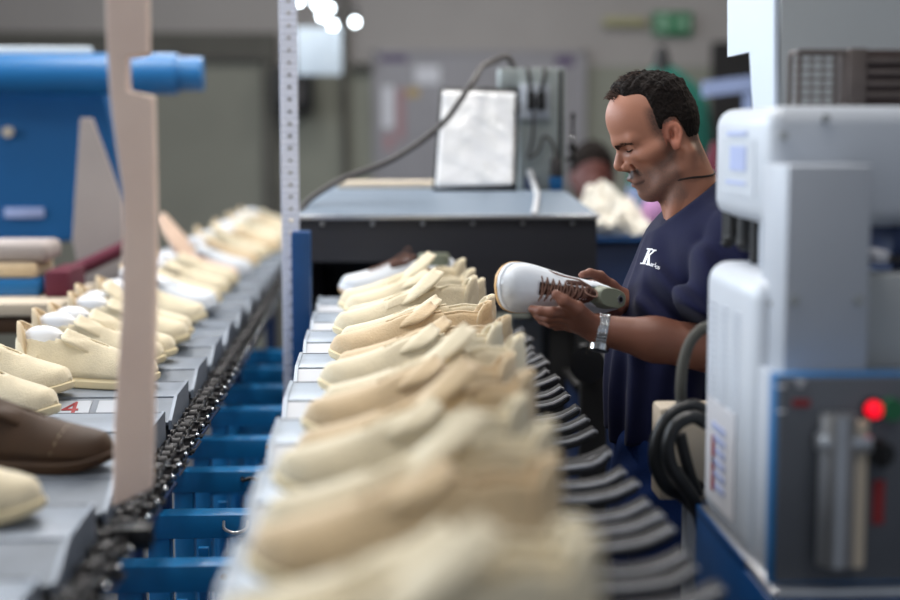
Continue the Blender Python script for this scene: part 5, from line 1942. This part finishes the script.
# wrist watch: metal band of links with a case
wt = bpy.data.objects.new('wristwatch', None)
C.objects.link(wt)
wt.parent = MAN
axv = Vector(WR_L - EL_L).normalized()
cw_ = Vector(WR_L) - axv * 0.000 + Vector((0.004, 0, -0.001))
e1 = axv.cross(Vector((0, 1, 0))).normalized()
e2 = axv.cross(e1).normalized()
band = MB()
for k in range(30):
    a = k / 30 * 2 * PI
    rd = e1 * math.cos(a) + e2 * math.sin(a)
    tg_ = axv.cross(rd)
    rot = Matrix((axv, tg_, rd)).transposed()
    for o_, wd in ((-0.0062, 0.0058), (0.0, 0.0064), (0.0062, 0.0058)):
        band.box(cw_ + rd * 0.0282 + axv * o_, (wd, 0.0056, 0.0034), 0.0007, rot, 1)
o = band.build('band', 'chrome', None)
o.data.transform(Matrix.Translation(-Vector(OFF)))
o.parent = wt
rd = (e1 * (-1 if e1.z > 0 else 1) + e2 * (0.35 if e2.y < 0 else -0.35)).normalized()
case = MB().cyl(cw_ + rd * 0.026, cw_ + rd * 0.036, 0.017, 28).build('case', 'chrome', None)
case.data.transform(Matrix.Translation(-Vector(OFF)))
case.parent = wt

# the sneaker in his hands
Tt, Hh = W(505, 279, 2.525), W(611, 301, 2.675)
xax = (Tt - Hh).normalized()
upv = Vector((0.05, -1.0, 0.16))
upv = (upv - xax * upv.dot(xax)).normalized()
yax = upv.cross(xax).normalized()
Rm = Matrix((xax, yax, upv)).transposed()
sc = (Tt - Hh).length / L
mid = (Tt + Hh) / 2
SCL = (Tt - Hh).length * 0.985 / L
loc = mid - xax * (L * SCL / 2) - upv * 0.040
hs_ = shoe('sneaker', loc, Rm, 'white sneaker with brown laces and a grey-green last held by the worker')
hs_.scale = (SCL,) * 3
hl = MB()
pz = [(k / 24 * 2 * PI) for k in range(24)]
hl.cyl((0.038, 0, SOLE + 0.085), (0.038, 0, SOLE + 0.0915), 0.0080, 24)
o = hl.build('last_hole_ring', 'steel', hs_, local=True)
o2 = MB().cyl((0.038, 0, SOLE + 0.087), (0.038, 0, SOLE + 0.0920), 0.0052, 20).build('last_hole', 'black', o, local=True)

# ------------------------------------------------------------------ far worker behind the bench
FY = 6.2
fo = np.array(W(592, 175, FY))
FM = thing('person', (fo[0], FY, 0), 'blurred dark haired worker behind the heap of white scraps', 'person')


def far_sdf(p):
    q = p - fo.astype(np.float32)
    d = ell(q, (0, 0, 0.0), (0.082, 0.095, 0.118))
    d = smin(d, ell(q, (-0.01, -0.05, -0.06), (0.055, 0.055, 0.06)), 0.04)
    d = smin(d, rc(q, (0, -0.09, -0.005), (0, -0.105, -0.028), 0.012, 0.017), 0.015)
    for s in (-1, 1):
        d = smin(d, ell(q, (s * 0.085, 0.0, -0.01), (0.012, 0.02, 0.032)), 0.01)
        d = smax(d, -ell(q, (s * 0.033, -0.105, 0.008), (0.018, 0.018, 0.012)), 0.012)
    d = smax(d, -rc(q, (-0.022, -0.105, -0.068), (0.022, -0.105, -0.068), 0.004, 0.004), 0.004)
    d = smin(d, rc(q, (0, 0.01, -0.08), (0, 0.02, -0.2), 0.05, 0.055), 0.03)
    d = smin(d, rc(q, (-0.16, 0.03, -0.25), (0.16, 0.03, -0.25), 0.05, 0.05), 0.05)
    d = smin(d, rc(q, (0, 0.03, -0.3), (0, 0.03, -0.75), 0.12, 0.12), 0.06)
    for s in (-1, 1):
        d = smin(d, rc(q, (s * 0.19, 0.03, -0.26), (s * 0.22, 0.0, -0.52), 0.045, 0.038), 0.03)
        d = smin(d, rc(q, (s * 0.22, 0.0, -0.52), (s * 0.14, -0.22, -0.50), 0.036, 0.026), 0.02)
        d = smin(d, ell(q, (s * 0.12, -0.27, -0.50), (0.03, 0.05, 0.02)), 0.02)
        d = smin(d, rc(q, (s * 0.08, 0.03, -0.75), (s * 0.09, 0.03, -1.2), 0.08, 0.055), 0.03)
        d = smin(d, rc(q, (s * 0.09, 0.03, -1.2), (s * 0.09, 0.05, -fo[2] + 0.08), 0.055, 0.04), 0.02)
        d = smin(d, rc(q, (s * 0.09, 0.06, -fo[2] + 0.04), (s * 0.10, -0.12, -fo[2] + 0.03), 0.04, 0.028), 0.02)
    return d


FO = (fo[0], FY, 0)
V_f, Q_f = snet(far_sdf, fo + np.array([-0.32, -0.36, -fo[2] - 0.01]), fo + np.array([0.32, 0.22, 0.14]), 0.012)
link('body', np_mesh('far_body', [(V_f, Q_f)], FO), 'skin_dark', FM)


def far_hair(p):
    q = p - fo.astype(np.float32)
    d = ell(q, (0, 0.01, 0.025), (0.094, 0.100, 0.122)) + wob(q, 120, 1) * 0.004
    return smax(d, 0.02 - q[:, 2] - 0.9 * q[:, 1] - 0.035, 0.02)


V_f, Q_f = snet(far_hair, fo + np.array([-0.12, -0.13, -0.13]), fo + np.array([0.12, 0.14, 0.17]), 0.009)
link('hair', np_mesh('far_hair', [(V_f, Q_f)], FO), 'hair', FM)


def far_top(p):
    q = p - fo.astype(np.float32)
    d = smin(rc(q, (-0.16, 0.03, -0.25), (0.16, 0.03, -0.25), 0.062, 0.062), rc(q, (0, 0.03, -0.3), (0, 0.03, -0.85), 0.14, 0.14), 0.06)
    for s in (-1, 1):
        d = smin(d, rc(q, (s * 0.19, 0.03, -0.26), (s * 0.22, 0.0, -0.46), 0.058, 0.054), 0.03)
    return d + wob(q, 40, 2) * 0.006


V_f, Q_f = snet(far_top, fo + np.array([-0.34, -0.2, -1.02]), fo + np.array([0.34, 0.26, -0.15]), 0.012)
link('dark_top', np_mesh('far_top', [(V_f, Q_f)], FO), 'blue_dark', FM)
V_f, Q_f = snet(lambda p: far_sdf(p) - 0.012 + 10 * np.maximum(0, p[:, 2] - (fo[2] - 0.8)) + 10 * np.maximum(0, 0.08 - p[:, 2]), fo + np.array([-0.25, -0.2, -fo[2]]), fo + np.array([0.25, 0.24, -0.7]), 0.014)
link('trousers', np_mesh('far_trousers', [(V_f, Q_f)], FO), 'blue_dark', FM)
